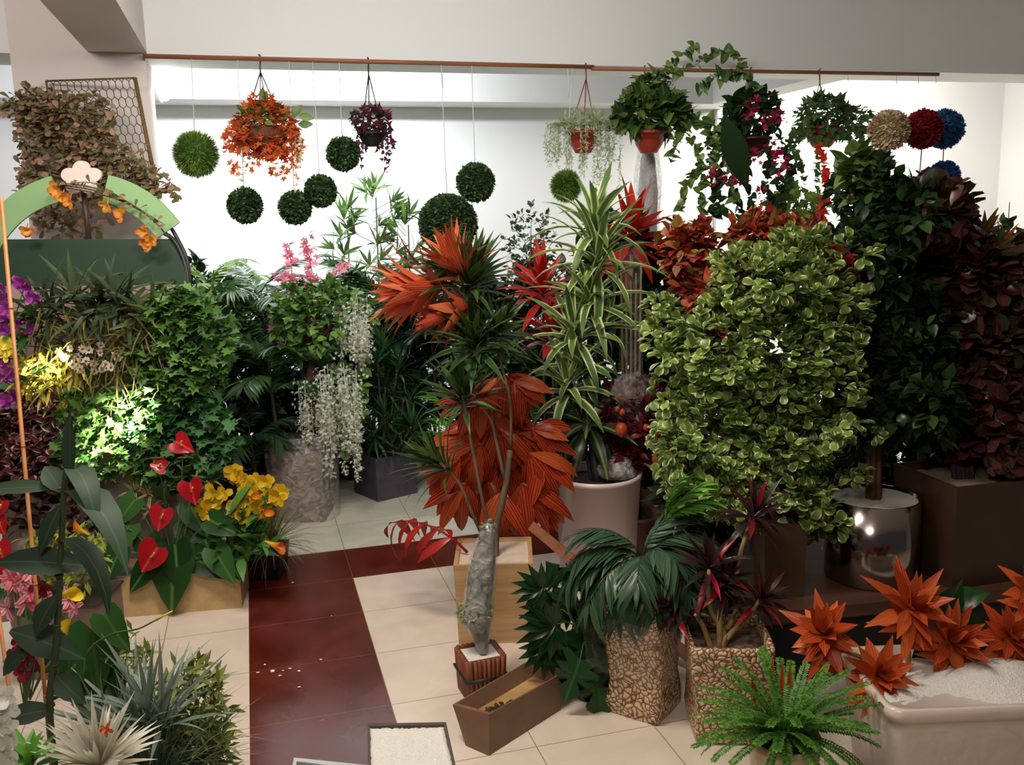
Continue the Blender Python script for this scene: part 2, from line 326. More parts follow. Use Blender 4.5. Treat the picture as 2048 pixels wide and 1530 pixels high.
A0 = GZ(497, 1165); A1 = GZ(706, 1156); AX0, AX1 = A0[0], A1[0]; CY0 = A1[1]; CY1 = GZ(700, 1098)[1]
TILE = (CY0-GZ(786, 1409)[1])/3
mb = MB(); aabb(mb, -7, 9.5, -2, YB+.2, -.1, 0); mb.build('floor', floor_mat(), smooth=False, kind='structure')
def st(name, *boxes, mat=None):
    mb = MB()
    for b in boxes: aabb(mb, *b)
    return mb.build(name, mat or WALL, smooth=False, kind='structure')
st('wall_back', (-7, 9.5, YB, YB+.2, 0, CEIL)); st('wall_left', (-7.2, -7, -2, YB+.2, 0, CEIL)); st('wall_right', (9.5, 9.7, -2, YB+.2, 0, CEIL))
st('ceiling', (-7, 9.5, -2, YB+.2, CEIL, CEIL+.1))
CX0 = PY(36, 250, YF)[0]; CX1 = PY(302, 250, YF)[0]
st('trim_1', (CX0, CX1, YF, YF+BT, 0, CEIL-.001), mat=WALLW)                         # column
st('trim_2', (CX1, 9.5, YF, YF+BT, ZB, CEIL-.001), (-7, CX0, YF, YF+BT, ZB, CEIL-.001))    # front beam
st('trim_3', (-7, XR-.001, YB-.52, YB-.001, ZB, CEIL-.001))                            # back beam
st('trim_4', (XR-.36, XR, YF+BT+.001, YB-.521, ZB, CEIL-.001))                          # beam running back on the right
BX0 = PY(176, 113, YF)[0]; BX1 = PY(294, 110, YF)[0]
st('trim_5', (BX0, BX1, -2, YF-.001, ZB+.02, CEIL-.001), mat=WALLW)                       # beam towards the camera
st('trim_6', (XR-.05, XR+.12, YB-.06, YB-.001, 0, ZB-.001))                              # thin strip added to mark the lighting change between the bays
# spotlight on the back of the column
r = thing('spotlight', 'glaring white spotlight fixed behind the column edge under the beam', 'lamp', PY(322, 190, YF+BT+.2))
c = OFF[r.name]; mb = MB(); tube(mb, [c-R0*.1, c+R0*.0], .05, .06, 14, 1); tube(mb, [c-R0*.1, np.array([CX1-.04, YF+BT-.03, c[2]])], .012, .012, 6, 1); mb.build('housing', flat('lamp_housing', (200, 200, 200), .4), r)
mb = MB(); sphere(mb, c+R0*.03, .045); o = mb.build('bulb', flat('lamp_glow', (255, 255, 250), .3, emit=60), r)

# ------------------------------------------------------------ rods under the beam
def rod(px0, py0, px1, py1, label, dy):
    mb = MB(); a = PY(px0, py0, YF-dy); b = PY(px1, py1, YF-dy); tube(mb, [a, b], .017, .017, 8, 1)
    o = mb.build('hanging_rod', WOOD, loc=a, label=label, cat='rod', group='wooden rods under the beam'); return a, b
RA = rod(286, 112, 1187, 134, 'long thin wooden rod under the beam, starting at the column', .06)
RB = rod(1183, 137, 1877, 149, 'thin wooden rod under the beam on the right, above the pothos and ivy baskets', .06)
def rodpt(px):
    (a, b) = RA if px < 1185 else RB; 
    lo, hi = 0., 1.
    for _ in range(30):
        m = (lo+hi)/2; q = a+(b-a)*m-CAM; x = 1024+FPX*(q@Rc)/(q@Fc)
        if x < px: lo = m
        else: hi = m
    return a+(b-a)*lo
# loose white strings tied on the rod
for px, ln, lab in ((882, 45, 'short loose white string on the long rod, above the big topiary ball'), (1135, 60, 'loose white string on the long rod just left of the pale trailing basket'),
                    (1695, 18, 'short white string on the right rod above the ivy basket'), (1792, 22, 'short white string tied near the right rod end above the cream pompom'), (1836, 20, 'short white string on the right rod above the red pompom'), (1871, 18, 'short white string hanging from the very tip of the right rod')):
    a = rodpt(px); mb = MB(); tube(mb, [a+Z*.02, a-Z*.0, a-Z*S(ln, 7.4)+R0*.01], .0035, .0035, 4, 1); mb.build('loose_string', STRING, loc=a, label=lab, cat='string', group='loose strings on the rods')

# ------------------------------------------------------------ topiary balls
BOX = leafmat('boxwood_leaf', [(46, 70, 40), (64, 92, 52), (88, 120, 68)]); BOXL = leafmat('moss_needles', [(84, 110, 40), (112, 142, 58), (140, 168, 76)], trans=.3)
CORE = flat('topiary_core', (26, 36, 20), .9); CORG = flat('grass_ball_core', (60, 96, 34), .9)
def ball(cx, cy, rp, spx, label, kind='box', D=None, s=1, name='topiary_ball', group='hanging boxwood balls', cat='topiary ball'):
    top = rodpt(spx) if spx else None; D = D or (top-CAM)@Fc; c = P(cx, cy, D); R = S(rp, D)
    r = thing(name, label, cat, c, group); g = RG(s)
    mb = MB(); sphere(mb, c, R*.86); mb.build('core', CORE if kind == 'box' else CORG, r)
    mb = MB()
    if kind == 'box': n = int(1500*(rp/35)**2); cloud(mb, c, (R*.9,)*3, n, .028, .011, 'tiny', g, shell=.93, rnd=.55, upb=.05, bend=(0, .4))
    else: cloud(mb, c, (R*.82,)*3, 3200, .05, .0035, 'tiny', g, shell=.95, rnd=.22, upb=0, bend=(0, .3))
    mb.build('foliage', BOX if kind == 'box' else BOXL, r)
    if spx:
        mb = MB(); tube(mb, [top+Z*.02, c+Z*R*.8], .003, .003, 4, 1); mb.build('hanging_string', STRING, r)
    return r
ball(392, 309, 43, 383, 'bright green grassy ball hanging from the rod nearest the column', 'grass', s=3, name='grass_ball', group=None)
ball(490, 411, 35, 475, 'dark boxwood ball hanging directly under the left side of the orange flower basket', s=4)
ball(590, 415, 33, 578, 'dark boxwood ball hanging low, lower one of the touching pair right of the orange basket', s=5)
ball(641, 382, 32, 625, 'dark boxwood ball, upper one of the touching pair right of the orange basket', s=6)
ball(686, 308, 33, 678, 'dark boxwood ball hanging beside the small purple ivy basket', s=7)
ball(951, 365, 39, 943, 'medium boxwood ball hanging just above and right of the largest one', s=8)
ball(896, 448, 62, 882, 'largest dark boxwood ball, behind the orange flame leaves', s=9)
ball(1132, 372, 27, 1145, 'small bright green grassy ball below the pale trailing basket', 'grass', s=10, name='grass_ball', group=None)

# ------------------------------------------------------------ pompom balls (right)
def pompom(cx, cy, rp, D, col, label, s, foot):
    c = P(cx, cy, D); R = S(rp, D); ft = P(foot[0], foot[1], D)*[1, 1, 0]; r = thing('flower_pompom', label, 'pompom', ft, 'paper pompom flower balls on stakes'); g = RG(s)
    mb = MB(); sphere(mb, c, R*.8); m = leafmat('petals_'+'crb'[s % 3], col, trans=.15, rough=.7); mb.build('core', m, r)
    mb = MB(); cloud(mb, c, (R*.8,)*3, 1500, R*.25, R*.07, 'petal', g, shell=.97, rnd=.35, upb=0, bend=(-.3, .5)); mb.build('petals', m, r)
    mb = MB(); tube(mb, [c-Z*R*.8, ft], .004, .004, 5, 1); mb.build('stake', BAMB, r)
pompom(1778, 261, 40, 6.2, [(188, 164, 128), (206, 184, 148), (196, 172, 136)], 'cream pompom flower ball on a stake, left of the red one', 3, (1765, 620))
pompom(1846, 258, 38, 6.5, [(120, 14, 26), (150, 22, 36), (132, 18, 30)], 'deep red pompom flower ball on a stake between the cream and blue ones', 4, (1800, 620))
pompom(1889, 258, 38, 6.9, [(44, 88, 132), (62, 112, 158), (52, 96, 142)], 'upper blue pompom flower ball right of the red one', 5, (1885, 620))
pompom(1888, 353, 31, 6.7, [(40, 76, 142), (56, 98, 168), (48, 86, 150)], 'lower blue pompom flower ball half hidden behind croton leaves', 8, (1885, 640))
pompom(1860, 362, 26, 6.5, [(120, 14, 26), (150, 22, 36), (132, 18, 30)], 'lower red pompom flower ball behind the croton leaves', 7, (1850, 640))

# ------------------------------------------------------------ hanging baskets
def hooks(r, top, c, R, mat, n=3, name='hanger'):
    mb = MB(); tube(mb, [top+Z*.025-FH*.012, top+Z*.025+FH*.02, top-Z*.01+FH*.02, top-Z*.05, top-Z*.09], .006, .006, 6, 3)
    k = top-Z*.09
    for j in range(n): a = 2*PI*j/n+.5; tube(mb, [k, c+R0*R*math.cos(a)+FH*R*math.sin(a)], .0045, .0045, 4, 1)
    mb.build(name, mat, r)
def bowl(r, c, R, h, mat): 
    mb = MB(); lathe(mb, c-Z*h, [(R*.5, 0), (R*.55, .01), (R*.82, h*.4), (R*.95, h*.85), (R*1.04, h*.85), (R*1.04, h), (R*.97, h), (R*.9, h*.6)], 28); mb.build('pot', mat, r)
OR = leafmat('orange_blossom', [(214, 96, 40), (228, 128, 66), (196, 66, 34)], trans=.35); OGL = leafmat('basket_leaf', [(70, 96, 40), (96, 124, 56), (120, 140, 70)])
PALE = leafmat('pale_blossom', [(206, 200, 160), (222, 216, 180)], trans=.3)
top = rodpt(519); c = P(530, 262, (top-CAM)@Fc); r = thing('hanging_basket', 'hanging basket overflowing with orange flowers near the column', 'hanging basket', c); hooks(r, top, c, .16, WIRE, 4); g = RG(20)
mb = MB(); 
lathe(mb, c-Z*.17, [(.05, 0), (.11, .04), (.155, .12), (.17, .2), (.16, .2), (.1, .06)], 20); mb.build('basket', flat('wicker', (120, 62, 36), .8, noise=.5, nscale=60, bump=.8), r, label='round brown wicker basket')
mb = MB(); cloud(mb, c+Z*.06, (.2, .17, .12), 190, .06, .024, 'ovate', g); mb.add([c+Z*.2]*3, [(0, 1, 2)]); leaves(mb, [c+Z*.2, c+Z*.18, c+Z*.1+R0*.2, c+Z*.1+R0*.25, c+R0*.24+Z*.04], [Z, Z+R0*.3, R0+Z, R0-Z*.2, R0], [-FH]*5, .11, .03, 'ovate', .3, .2, g); mb.build('leaves', OGL, r)
mb = MB(); cloud(mb, c+Z*.0, (.21, .19, .18), 430, .075, .036, 'flower', g, shell=.8, rnd=.5); cloud(mb, c+Z*.13, (.11, .1, .11), 120, .075, .036, 'flower', g, shell=.5); mb.build('blossoms', OR, r, kind='stuff')
for j, (x, y) in enumerate([(468, 350), (480, 300), (455, 300), (500, 330), (552, 345), (566, 352), (585, 345), (540, 340), (598, 300), (590, 320), (515, 320)]):
    d = (top-CAM)@Fc+g.uniform(-.1, .1); mb = MB(); x0 = 530+(x-530)*.9; vine(mb, [P(x0, 250, d), P(x, (250+y)/2, d), P(x+g.uniform(-4, 4), y, d)], 26, .068, .032, 'flower', g, r=.002); mb.build('flower_strand', OR, r)
for x, y in ((484, 378), (590, 380), (600, 330)):
    mb = MB(); d = (top-CAM)@Fc-.05; vine(mb, [P(x, 270, d), P(x+2, (270+y)/2, d), P(x, y, d)], 26, .035, .015, 'flower', g, r=.002); mb.build('pale_flower_strand', PALE, r)
# small purple ivy basket
PUR = leafmat('purple_ivy', [(52, 56, 36), (74, 44, 50), (110, 24, 62), (40, 50, 30)])
top = rodpt(736); D = (top-CAM)@Fc; c = P(743, 268, D); r = thing('hanging_basket', 'small hanging basket of dark purple-green ivy beside a boxwood ball', 'hanging basket', c); hooks(r, top, c+Z*.02, .09, BLACKP, 3)
bowl(r, c+Z*.01, .095, .1, BLACKP); mb = MB(); g = RG(22); cloud(mb, c+Z*.09, (.15, .13, .11), 200, .05, .026, 'ivy', g)
mb.build('leaves', PUR, r)
for x, y in ((724, 330), (716, 300), (733, 310), (776, 335), (766, 320), (784, 300), (756, 300), (772, 345)):
    mb = MB(); vine(mb, [P(743+(x-743)*.6, 245, D), P(x, 275, D), P(x, y, D)], 16, .042, .021, 'ivy', g, r=.002); mb.build('trailing_strand', PUR, r)
# pale trailing basket
PG = leafmat('pale_sprig', [(160, 172, 130), (188, 198, 158), (140, 156, 112)], trans=.3)
top = rodpt(1172); D = (top-CAM)@Fc; c = P(1166, 262, D); r = thing('hanging_basket', 'terracotta hanging pot with pale feathery trailing sprigs', 'hanging basket', c); hooks(r, top, c, .12, TERRA, 3); bowl(r, c, .125, .17, TERRA)
g = RG(24); mb = MB(); cloud(mb, c+Z*.05, (.2, .15, .1), 520, .06, .005, 'tiny', g, upb=.5)
for j in range(52):
    a = g.uniform(0, 6.28); rr = g.uniform(.12, .24); x = R0*math.cos(a)*rr*1.25+FH*math.sin(a)*rr*.7; ln = g.uniform(.1, .36)*(1+.3*(math.cos(a) > .3))
    vine(mb, [c+x*.5+Z*.06, c+x+Z*.05, c+x*1.1-Z*ln*.5, c+x*1.05-Z*ln], 46, .036, .0045, 'tiny', g, r=.0015, bend=(0, .3))
mb.build('trailing_sprigs', PG, r)
# pothos basket with garlands over the rod
PO = leafmat('pothos_leaf', [(34, 62, 28), (56, 92, 36), (128, 146, 76), (44, 76, 32)], mid=(110, 132, 70), mw=.18, rough=.3)
top = rodpt(1290); D = (top-CAM)@Fc; c = P(1298, 262, D-.15); r = thing('hanging_basket', 'red hanging bowl of pothos, its longest vines climbing over the rod', 'hanging basket', c); hooks(r, top, c, .13, TERRA, 3); bowl(r, c, .13, .17, TERRA); g = RG(26)
mb = MB(); cloud(mb, c+Z*.13, (.3, .22, .2), 330, .11, .045, 'heart', g, shell=.35, fold=.3); cloud(mb, c+Z*.3+R0*.02, (.14, .12, .16), 90, .1, .042, 'heart', g, fold=.3); mb.build('leaves', PO, r)
for pts, n in (([(1300, 180), (1335, 130), (1370, 105), (1390, 90)], 14), ([(1330, 150), (1390, 130), (1430, 105), (1475, 115), (1480, 140), (1440, 160)], 34), ([(1400, 170), (1440, 150), (1490, 145), (1510, 180)], 22),
               ([(1340, 200), (1380, 215), (1370, 260), (1400, 300), (1390, 350)], 26), ([(1330, 220), (1360, 250), (1350, 290), (1345, 320)], 16), ([(1380, 230), (1420, 270), (1430, 320), (1400, 380), (1410, 430)], 26),
               ([(1410, 250), (1450, 300), (1400, 340), (1370, 370), (1365, 420)], 26), ([(1345, 240), (1400, 240), (1440, 260), (1460, 320), (1470, 400)], 26)):
    mb = MB(); vine(mb, [P(x, y, D-.2) for x, y in pts], n, .09, .038, 'heart', g, r=.003, fold=.3); mb.build('vine', PO, r)
# pink flower basket
DK = leafmat('dark_round_leaf', [(22, 42, 24), (36, 60, 30), (48, 78, 38)], rough=.35); PK = leafmat('magenta_flower', [(180, 24, 78), (206, 48, 104), (150, 18, 58)], trans=.3)
top = rodpt(1502); D = (top-CAM)@Fc-.25; c = P(1505, 275, D); r = thing('hanging_basket', 'dark hanging basket with magenta flowers and long trailing vines', 'hanging basket', c); hooks(r, rodpt(1502), c+Z*.05, .13, WIRE, 3); bowl(r, c, .15, .15, flat('dark_pot', (56, 28, 24), .5)); g = RG(28)
mb = MB(); cloud(mb, c+Z*.17, (.24, .2, .19), 240, .09, .04, 'heart', g, shell=.4); leaves(mb, [P(1448, 232, D-.5)], [gd(.38, -1, .1)], [gd(-.2, .1, -1)], .62, .1, 'lance', .25, .15, g, rnd=.4); mb.build('leaves', DK, r)
for pts, n in (([(1470, 240), (1430, 270), (1420, 340), (1445, 420)], 26), ([(1480, 250), (1450, 330), (1430, 400), (1430, 430)], 24), ([(1520, 260), (1550, 330), (1560, 400), (1530, 440)], 26), ([(1500, 290), (1490, 350), (1510, 420), (1500, 450)], 24),
               ([(1530, 240), (1570, 300), (1580, 360), (1560, 420)], 24), ([(1470, 300), (1465, 360), (1480, 430)], 20), ([(1540, 300), (1530, 360), (1545, 430)], 20)):
    mb = MB(); vine(mb, [P(x, y, D-.05) for x, y in pts], n, .085, .04, 'heart', g, fold=.2); mb.build('vine', DK, r)
for x, y in ((1510, 205), (1535, 240), (1560, 235), (1500, 225), (1512, 310), (1560, 320), (1545, 300), (1432, 352), (1478, 355), (1525, 390), (1458, 358), (1568, 330)):
    mb = MB(); q = P(x, y, D-.3); cloud(mb, q, (.04, .03, .05), 16, .06, .03, 'flower', g, shell=.2); mb.build('flower', PK, r)
# ivy basket right
IV = leafmat('ivy_leaf', [(52, 78, 44), (80, 110, 58), (104, 130, 74), (60, 90, 50)])
top = rodpt(1640); D = (top-CAM)@Fc-.1; c = P(1645, 255, D); r = thing('hanging_basket', 'hanging pot of ivy nearest the cream pompom', 'hanging basket', c); hooks(r, rodpt(1640), c, .13, TERRA, 3); bowl(r, c, .15, .16, TERRA); g = RG(30)
mb = MB(); cloud(mb, c+Z*.1, (.24, .2, .16), 260, .085, .04, 'ivy', g, shell=.4); cloud(mb, c+Z*.04+R0*.25, (.2, .15, .13), 130, .075, .034, 'ivy', g, shell=.3); cloud(mb, c-Z*.02-FH*.14, (.2, .06, .12), 70, .08, .038, 'ivy', g, shell=.3, upb=-.2); mb.build('leaves', IV, r)
for pts, n in (([(1610, 260), (1590, 300), (1610, 380), (1600, 450)], 30), ([(1600, 250), (1575, 290), (1580, 350), (1590, 420)], 24), ([(1640, 290), (1630, 350), (1640, 420), (1620, 470)], 26), ([(1700, 250), (1725, 280), (1720, 300)], 12)):
    mb = MB(); vine(mb, [P(x, y, D-.1) for x, y in pts], n, .085, .042, 'ivy', g); mb.build('vine', IV, r)
RD = leafmat('red_vine_leaf', [(170, 20, 20), (200, 36, 24), (216, 60, 30)], trans=.3)
a = P(1640, 300, 6.6); r = thing('red_leaf_vine', 'string of small red pointed leaves dangling below the ivy pot', 'vine', a); mb = MB(); vine(mb, [P(1640, 285, D), P(1648, 330, 6.4), P(1655, 380, 6.2), P(1645, 430, 6.0), P(1650, 500, 5.9)], 60, .07, .03, 'ivy', RG(31)); mb.build('leaves', RD, r)
# ------------------------------------------------------------ trellis with faded leaf mat on the column
TD = 6.3
r = thing('wire_trellis', 'brown hexagonal wire trellis panel leaning on the column', 'trellis', P(200, 400, TD))
def tri(u, v): a = np.array([92+(270-92)*u, 162-6*u]); b = np.array([130+(316-130)*u, 400-10*u]); q = a*(1-v)+b*v; return P(q[0], q[1], TD)
mb = MB(); nx, ny = 13, 13
for j in range(ny):
    for i in range(nx):
        ox = (i+.5*(j % 2))/nx; oy = j/ny; sx = 1/nx; sy = 1/ny
        if ox+sx*.5 > 1.01: continue
        A = (ox, oy+sy*.33); B = (ox+sx*.5, oy); C_ = (min(1, ox+sx), oy+sy*.33); D_ = (ox, oy+sy)
        for s, e in ((A, B), (B, C_), (A, D_)): tube(mb, [tri(*s), tri(*e)], .0028, .0028, 4, 1)
mb.build('wire_mesh', flat('trellis_wire', (84, 72, 52), .6), r)
mb = MB()
for s, e in (((0, 0), (1, 0)), ((1, 0), (1, 1)), ((0, 0), (0, 1)), ((0, 1), (1, 1))): tube(mb, [tri(*s), tri(*e)], .007 if s != (1, 0) else .014, None, 5, 1)
mb.build('edge_frame', flat('trellis_frame', (120, 92, 52), .8, noise=.4, nscale=60), r)
FM = leafmat('faded_leaf', [(110, 102, 66), (150, 118, 88), (92, 104, 60), (176, 136, 112), (124, 114, 76)], rough=.6)
g = RG(40); mb = MB()
for x, y, a, b, n in ((80, 215, 68, 40, 260), (70, 260, 40, 60, 160), (150, 235, 80, 55, 330), (120, 310, 62, 70, 300), (180, 300, 55, 70, 260), (235, 335, 55, 45, 220), (285, 370, 40, 35, 150), (110, 420, 55, 45, 120), (60, 350, 30, 50, 80), (200, 380, 80, 30, 160), (140, 450, 60, 25, 60)):
    patch(mb, (x-a, y-b, x+a, y+b), TD-.12, n, .055, .02, 'spoon', g, dep=.08, ell=True, d0=(0, -.5, .1), rnd=.7)
for pts in ([(60, 330), (45, 350), (50, 380)], [(300, 370), (325, 380), (350, 385)], [(200, 330), (205, 400), (215, 440)], [(30, 200), (15, 210), (8, 225)], [(330, 355), (345, 370), (352, 395)]):
    vine(mb, [P(x, y, TD-.15) for x, y in pts], 16, .06, .02, 'spoon', g)
mb.build('leaf_mat', FM, loc=P(150, 300, TD-.12), label='faded brown-green leafy mat draped over the wire trellis', cat='foliage mat')

# ------------------------------------------------------------ kiosk
KD = 5.75
r = thing('flower_kiosk', 'green arched kiosk stand with a flower-shaped white emblem on top', 'kiosk', GZ(190, 1130, 0)*np.array([1, 1, 0]))
LG = flat('light_green_board', (138, 178, 122), .6); DGc = flat('dark_green_board', (28, 56, 38), .55); PB = flat('pink_grey_board', (168, 142, 134), .7)
def arc(cx, cy, r0, a0, a1, n=24): return [(cx+r0*math.sin(math.radians(a)), cy-r0*math.cos(math.radians(a))) for a in np.linspace(a0, a1, n)]
for a0, a1 in ((-84, -15), (13, 55)):
    mb = MB(); o_ = arc(163, 582, 238, a0, a1); i_ = arc(163, 582, 184, a0, a1)
    for k in range(23): extr(mb, [o_[k], o_[k+1], i_[k+1], i_[k]], KD, .02)
    mb.build('arch_band', LG, r, smooth=False)
mb = MB(); ct = P(161, 358, KD-.02); em = []
for k in range(48): a = 2*PI*k/48; q = 27+14*abs(math.sin(2.5*a+2.356))**.7; em.append((162+q*math.cos(a)*1.02, 356+q*math.sin(a)*.85))
extr(mb, em, KD-.03, .02); mb.build('flower_emblem', flat('emblem', (226, 208, 200), .6), r, smooth=False)
mb = MB(); tube(mb, [P(167, 380, KD+.03), P(178, 480, KD+.03)], .017, .017, 8, 1); mb.build('pole', flat('brown_pole', (70, 48, 40), .5), r)
mb = MB(); pl = [(-60, 479), (338, 478)]+[(338+37*math.sin(t*PI/2*1.0), 478+92*t) for t in (.15, .3, .5, .7, .85)]+[(377, 568), (-60, 572)]
extr(mb, pl, KD, .03); mb.build('sign_panel', DGc, r, smooth=False)
mb = MB(); fp = [P(x, y, KD+.015) for x, y in ((322, 462), (345, 478), (362, 505), (374, 545), (378, 580))]; tube(mb, fp, .014, None, 8, 3); tube(mb, [P(340, 452, KD+.06), P(356, 480, KD+.06), P(374, 520, KD+.06), P(381, 575, KD+.06)], .012, None, 8, 3); mb.build('curved_frame', BLACKP, r)
mb = MB(); a = P(-60, 572, KD); b = P(372, 568, KD); n_ = nrm((b-a)*np.array([1, 1, 0])); zt = a[2]; cxy = (a+b)/2; cxy[2] = zt/2; box(mb, cxy+FH*.02, np.linalg.norm((b-a)[:2]), .03, zt, n_, FH); mb.build('back_board', PB, r, smooth=False)

# small orange-yellow trumpet flowers trailing over the arch
g = RG(44); TR = leafmat('trumpet_petal', [(240, 196, 70), (236, 150, 60), (246, 214, 110)], tip=(226, 96, 46), ts=.6, trans=.3)
r = thing('trumpet_vine', 'brown twig garland with yellow-orange trumpet flowers across the arch', 'garland', P(200, 370, KD-.08))
mb = MB()
for k in range(3): tube(mb, [P(118+k*3, 366+k*4, KD-.08), P(180, 374+k*5, KD-.1), P(240, 395+k*3, KD-.08), P(300, 435, KD-.08), P(330+k*4, 465+k*6, KD-.06)], .006, .003, 5, 4)
mb.build('twig', BARK, r)
mb = MB(); vine(mb, [P(105, 375, KD-.1), P(180, 365, KD-.1), P(250, 400, KD-.1), P(330, 450, KD-.1)], 34, .05, .014, 'spoon', g); mb.build('leaves', FM, r)
for x, y in ((110, 378), (125, 392), (140, 400), (240, 425), (215, 408), (52, 460), (297, 488), (290, 462), (302, 480)):
    mb = MB(); q = P(x, y, KD-.12); rosette(mb, q, gd(g.uniform(-.5, .5), -.3, -1), 6, .055, .02, 'petal', g, .7, 1.0, -.3, .6); tube(mb, [q, q+Z*.04+FH*.03], .006, .003, 5, 1, mi=0); mb.build('trumpet_flower', TR, r)

# ------------------------------------------------------------ vertical garden
GD = 5.55
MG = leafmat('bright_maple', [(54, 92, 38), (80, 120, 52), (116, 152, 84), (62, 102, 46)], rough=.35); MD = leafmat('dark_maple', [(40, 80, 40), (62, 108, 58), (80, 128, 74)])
GR = leafmat('olive_grass', [(70, 68, 34), (100, 94, 42), (128, 118, 52), (56, 60, 32)]); YG = leafmat('yellow_strap', [(206, 190, 70), (226, 210, 96), (176, 160, 50)])
DL = leafmat('dark_strap', [(38, 52, 32), (58, 76, 44), (82, 96, 66)]); FU = leafmat('fuchsia_variegated', [(70, 34, 40), (104, 48, 56), (60, 44, 36)], edge=(206, 170, 160), ew=.6)
def clump(name, label, cat, rect, D, n, L, W, tpl, mat, s, group=None, **k):
    mb = MB(); patch(mb, rect, D, n, L, W, tpl, RG(s), **k); q = P((rect[0]+rect[2])/2, (rect[1]+rect[3])/2, D); return mb, q, dict(name=name, label=label, cat=cat, group=group, mat=mat)
def one(t): mb, q, k = t; return mb.build(k['name'], k['mat'], loc=q, label=k['label'], cat=k['cat'], group=k['group'])
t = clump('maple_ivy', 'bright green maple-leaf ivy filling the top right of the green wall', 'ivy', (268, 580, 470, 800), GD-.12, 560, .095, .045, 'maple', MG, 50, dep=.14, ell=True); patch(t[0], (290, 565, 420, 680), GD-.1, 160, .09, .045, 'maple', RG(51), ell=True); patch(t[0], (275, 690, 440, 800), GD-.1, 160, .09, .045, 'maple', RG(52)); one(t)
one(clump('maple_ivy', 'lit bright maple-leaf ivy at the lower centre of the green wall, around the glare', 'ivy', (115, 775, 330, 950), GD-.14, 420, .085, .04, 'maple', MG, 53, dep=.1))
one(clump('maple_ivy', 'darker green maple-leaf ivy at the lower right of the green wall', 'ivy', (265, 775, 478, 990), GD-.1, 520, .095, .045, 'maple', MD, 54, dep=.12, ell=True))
one(clump('strap_grass', 'olive strap grass across the middle of the green wall', 'grass plant', (50, 610, 350, 775), GD-.1, 650, .24, .006, 'grass', GR, 55, dep=.1, d0=(0, -.6, .1), rnd=.6, bend=(.5, 1.8)))
one(clump('strap_grass', 'bright yellow strap leaves glaring at the left of the green wall', 'grass plant', (35, 705, 165, 800), GD-.14, 150, .15, .011, 'grass', YG, 56, dep=.05, d0=(.1, -.6, -.5), rnd=.5, bend=(.3, 1.2)))
mb = MB(); g = RG(57)
for x, y, dx, dy in ((110, 620, -.4, .8), (150, 600, .1, 1), (200, 610, .5, .8), (240, 625, .8, .5), (290, 640, 1, .4), (180, 640, 0, .6), (90, 640, -.9, .4), (230, 600, .3, .9)):
    rosette(mb, P(x, y, GD-.12), gd(dx, dy, -.5), 16, .34, .016, 'strap', g, .2, 1.4, .3, 1.6)
mb.build('spider_plant', DL, loc=P(180, 620, GD), label='dark arching strap-leaved plant along the top of the green wall', cat='plant')
one(clump('fuchsia_leaf_plant', 'maroon leaves with pale edges at the lower left of the green wall', 'plant', (-60, 790, 120, 960), GD-.12, 420, .09, .032, 'ovate', FU, 58, dep=.08))
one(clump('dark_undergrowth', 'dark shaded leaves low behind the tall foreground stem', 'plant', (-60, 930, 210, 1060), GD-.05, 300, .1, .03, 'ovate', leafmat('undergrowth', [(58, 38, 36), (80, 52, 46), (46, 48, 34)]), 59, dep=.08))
r = thing('daisy_clump', 'small white daisies in the middle of the green wall', 'daisies', P(180, 715, GD-.2)); DW = leafmat('daisy_white', [(222, 206, 190), (236, 226, 212)], trans=.3); DC = flat('daisy_centre', (120, 60, 60), .8); g = RG(60)
mb = MB(); patch(mb, (100, 690, 245, 760), GD-.12, 60, .12, .003, 'grass', g, d0=(0, -.4, -.7)); mb.build('stems', STEM, r)
for x, y in ((118, 705), (141, 696), (165, 698), (178, 700), (202, 690), (201, 705), (156, 713), (145, 729), (160, 738), (188, 727), (211, 728), (231, 710), (204, 738), (222, 735), (188, 742), (236, 716), (130, 715), (172, 722)):
    q = P(x, y, GD-.24); ax = gd(g.uniform(-.3, .3), g.uniform(-.3, .3), -1); mb = MB(); rosette(mb, q, ax, 14, .026, .005, 'petal', g, 1.35, 1.5, 0, .1); o = mb.build('daisy', DW, r); mb = MB(); sphere(mb, q, .008, 8, 6); mb.build('flower_centre', DC, o)
def orchid(mb, q, s, g, ax=None): rosette(mb, q, gd(g.uniform(-.4, .4), g.uniform(-.2, .3), -1) if ax is None else ax, 5, s, s*.42, 'petal', g, 1.1, 1.4, -.2, .4)
OP = leafmat('purple_orchid', [(130, 30, 130), (170, 50, 160), (104, 20, 110)], tip=(206, 120, 196), ts=.7, trans=.3)
r = thing('purple_orchid', 'purple orchids trailing down the left edge of the green wall', 'orchid', P(30, 680, GD-.2)); g = RG(61)
for x, y in ((40, 565), (55, 572), (65, 595), (5, 600), (12, 620), (8, 640), (45, 650), (60, 655), (12, 665), (5, 690), (10, 715), (5, 735), (20, 745), (25, 755), (8, 760), (30, 790), (10, 800), (-20, 610), (-25, 660), (-20, 720), (2, 580)):
    mb = MB(); orchid(mb, P(x, y, GD-.25), .05, g); mb.build('flower', OP, r)
mb = MB(); tube(mb, [P(-20, 820, GD-.2), P(10, 700, GD-.22), P(50, 570, GD-.22)], .005, .003, 5, 4); patch(mb, (-20, 600, 60, 780), GD-.12, 40, .12, .03, 'ovate', g); mb.build('leaves', MD, r)
mb = MB(); 
for i in range(5): orchid(mb, P(g.uniform(-5, 22), g.uniform(680, 712), GD-.28), .045, g)
mb.build('yellow_flower', leafmat('yellow_bloom', [(240, 220, 60), (250, 236, 110)]), loc=P(8, 695, GD-.28), label='glaring yellow flower cluster beside the purple orchids', cat='flower')

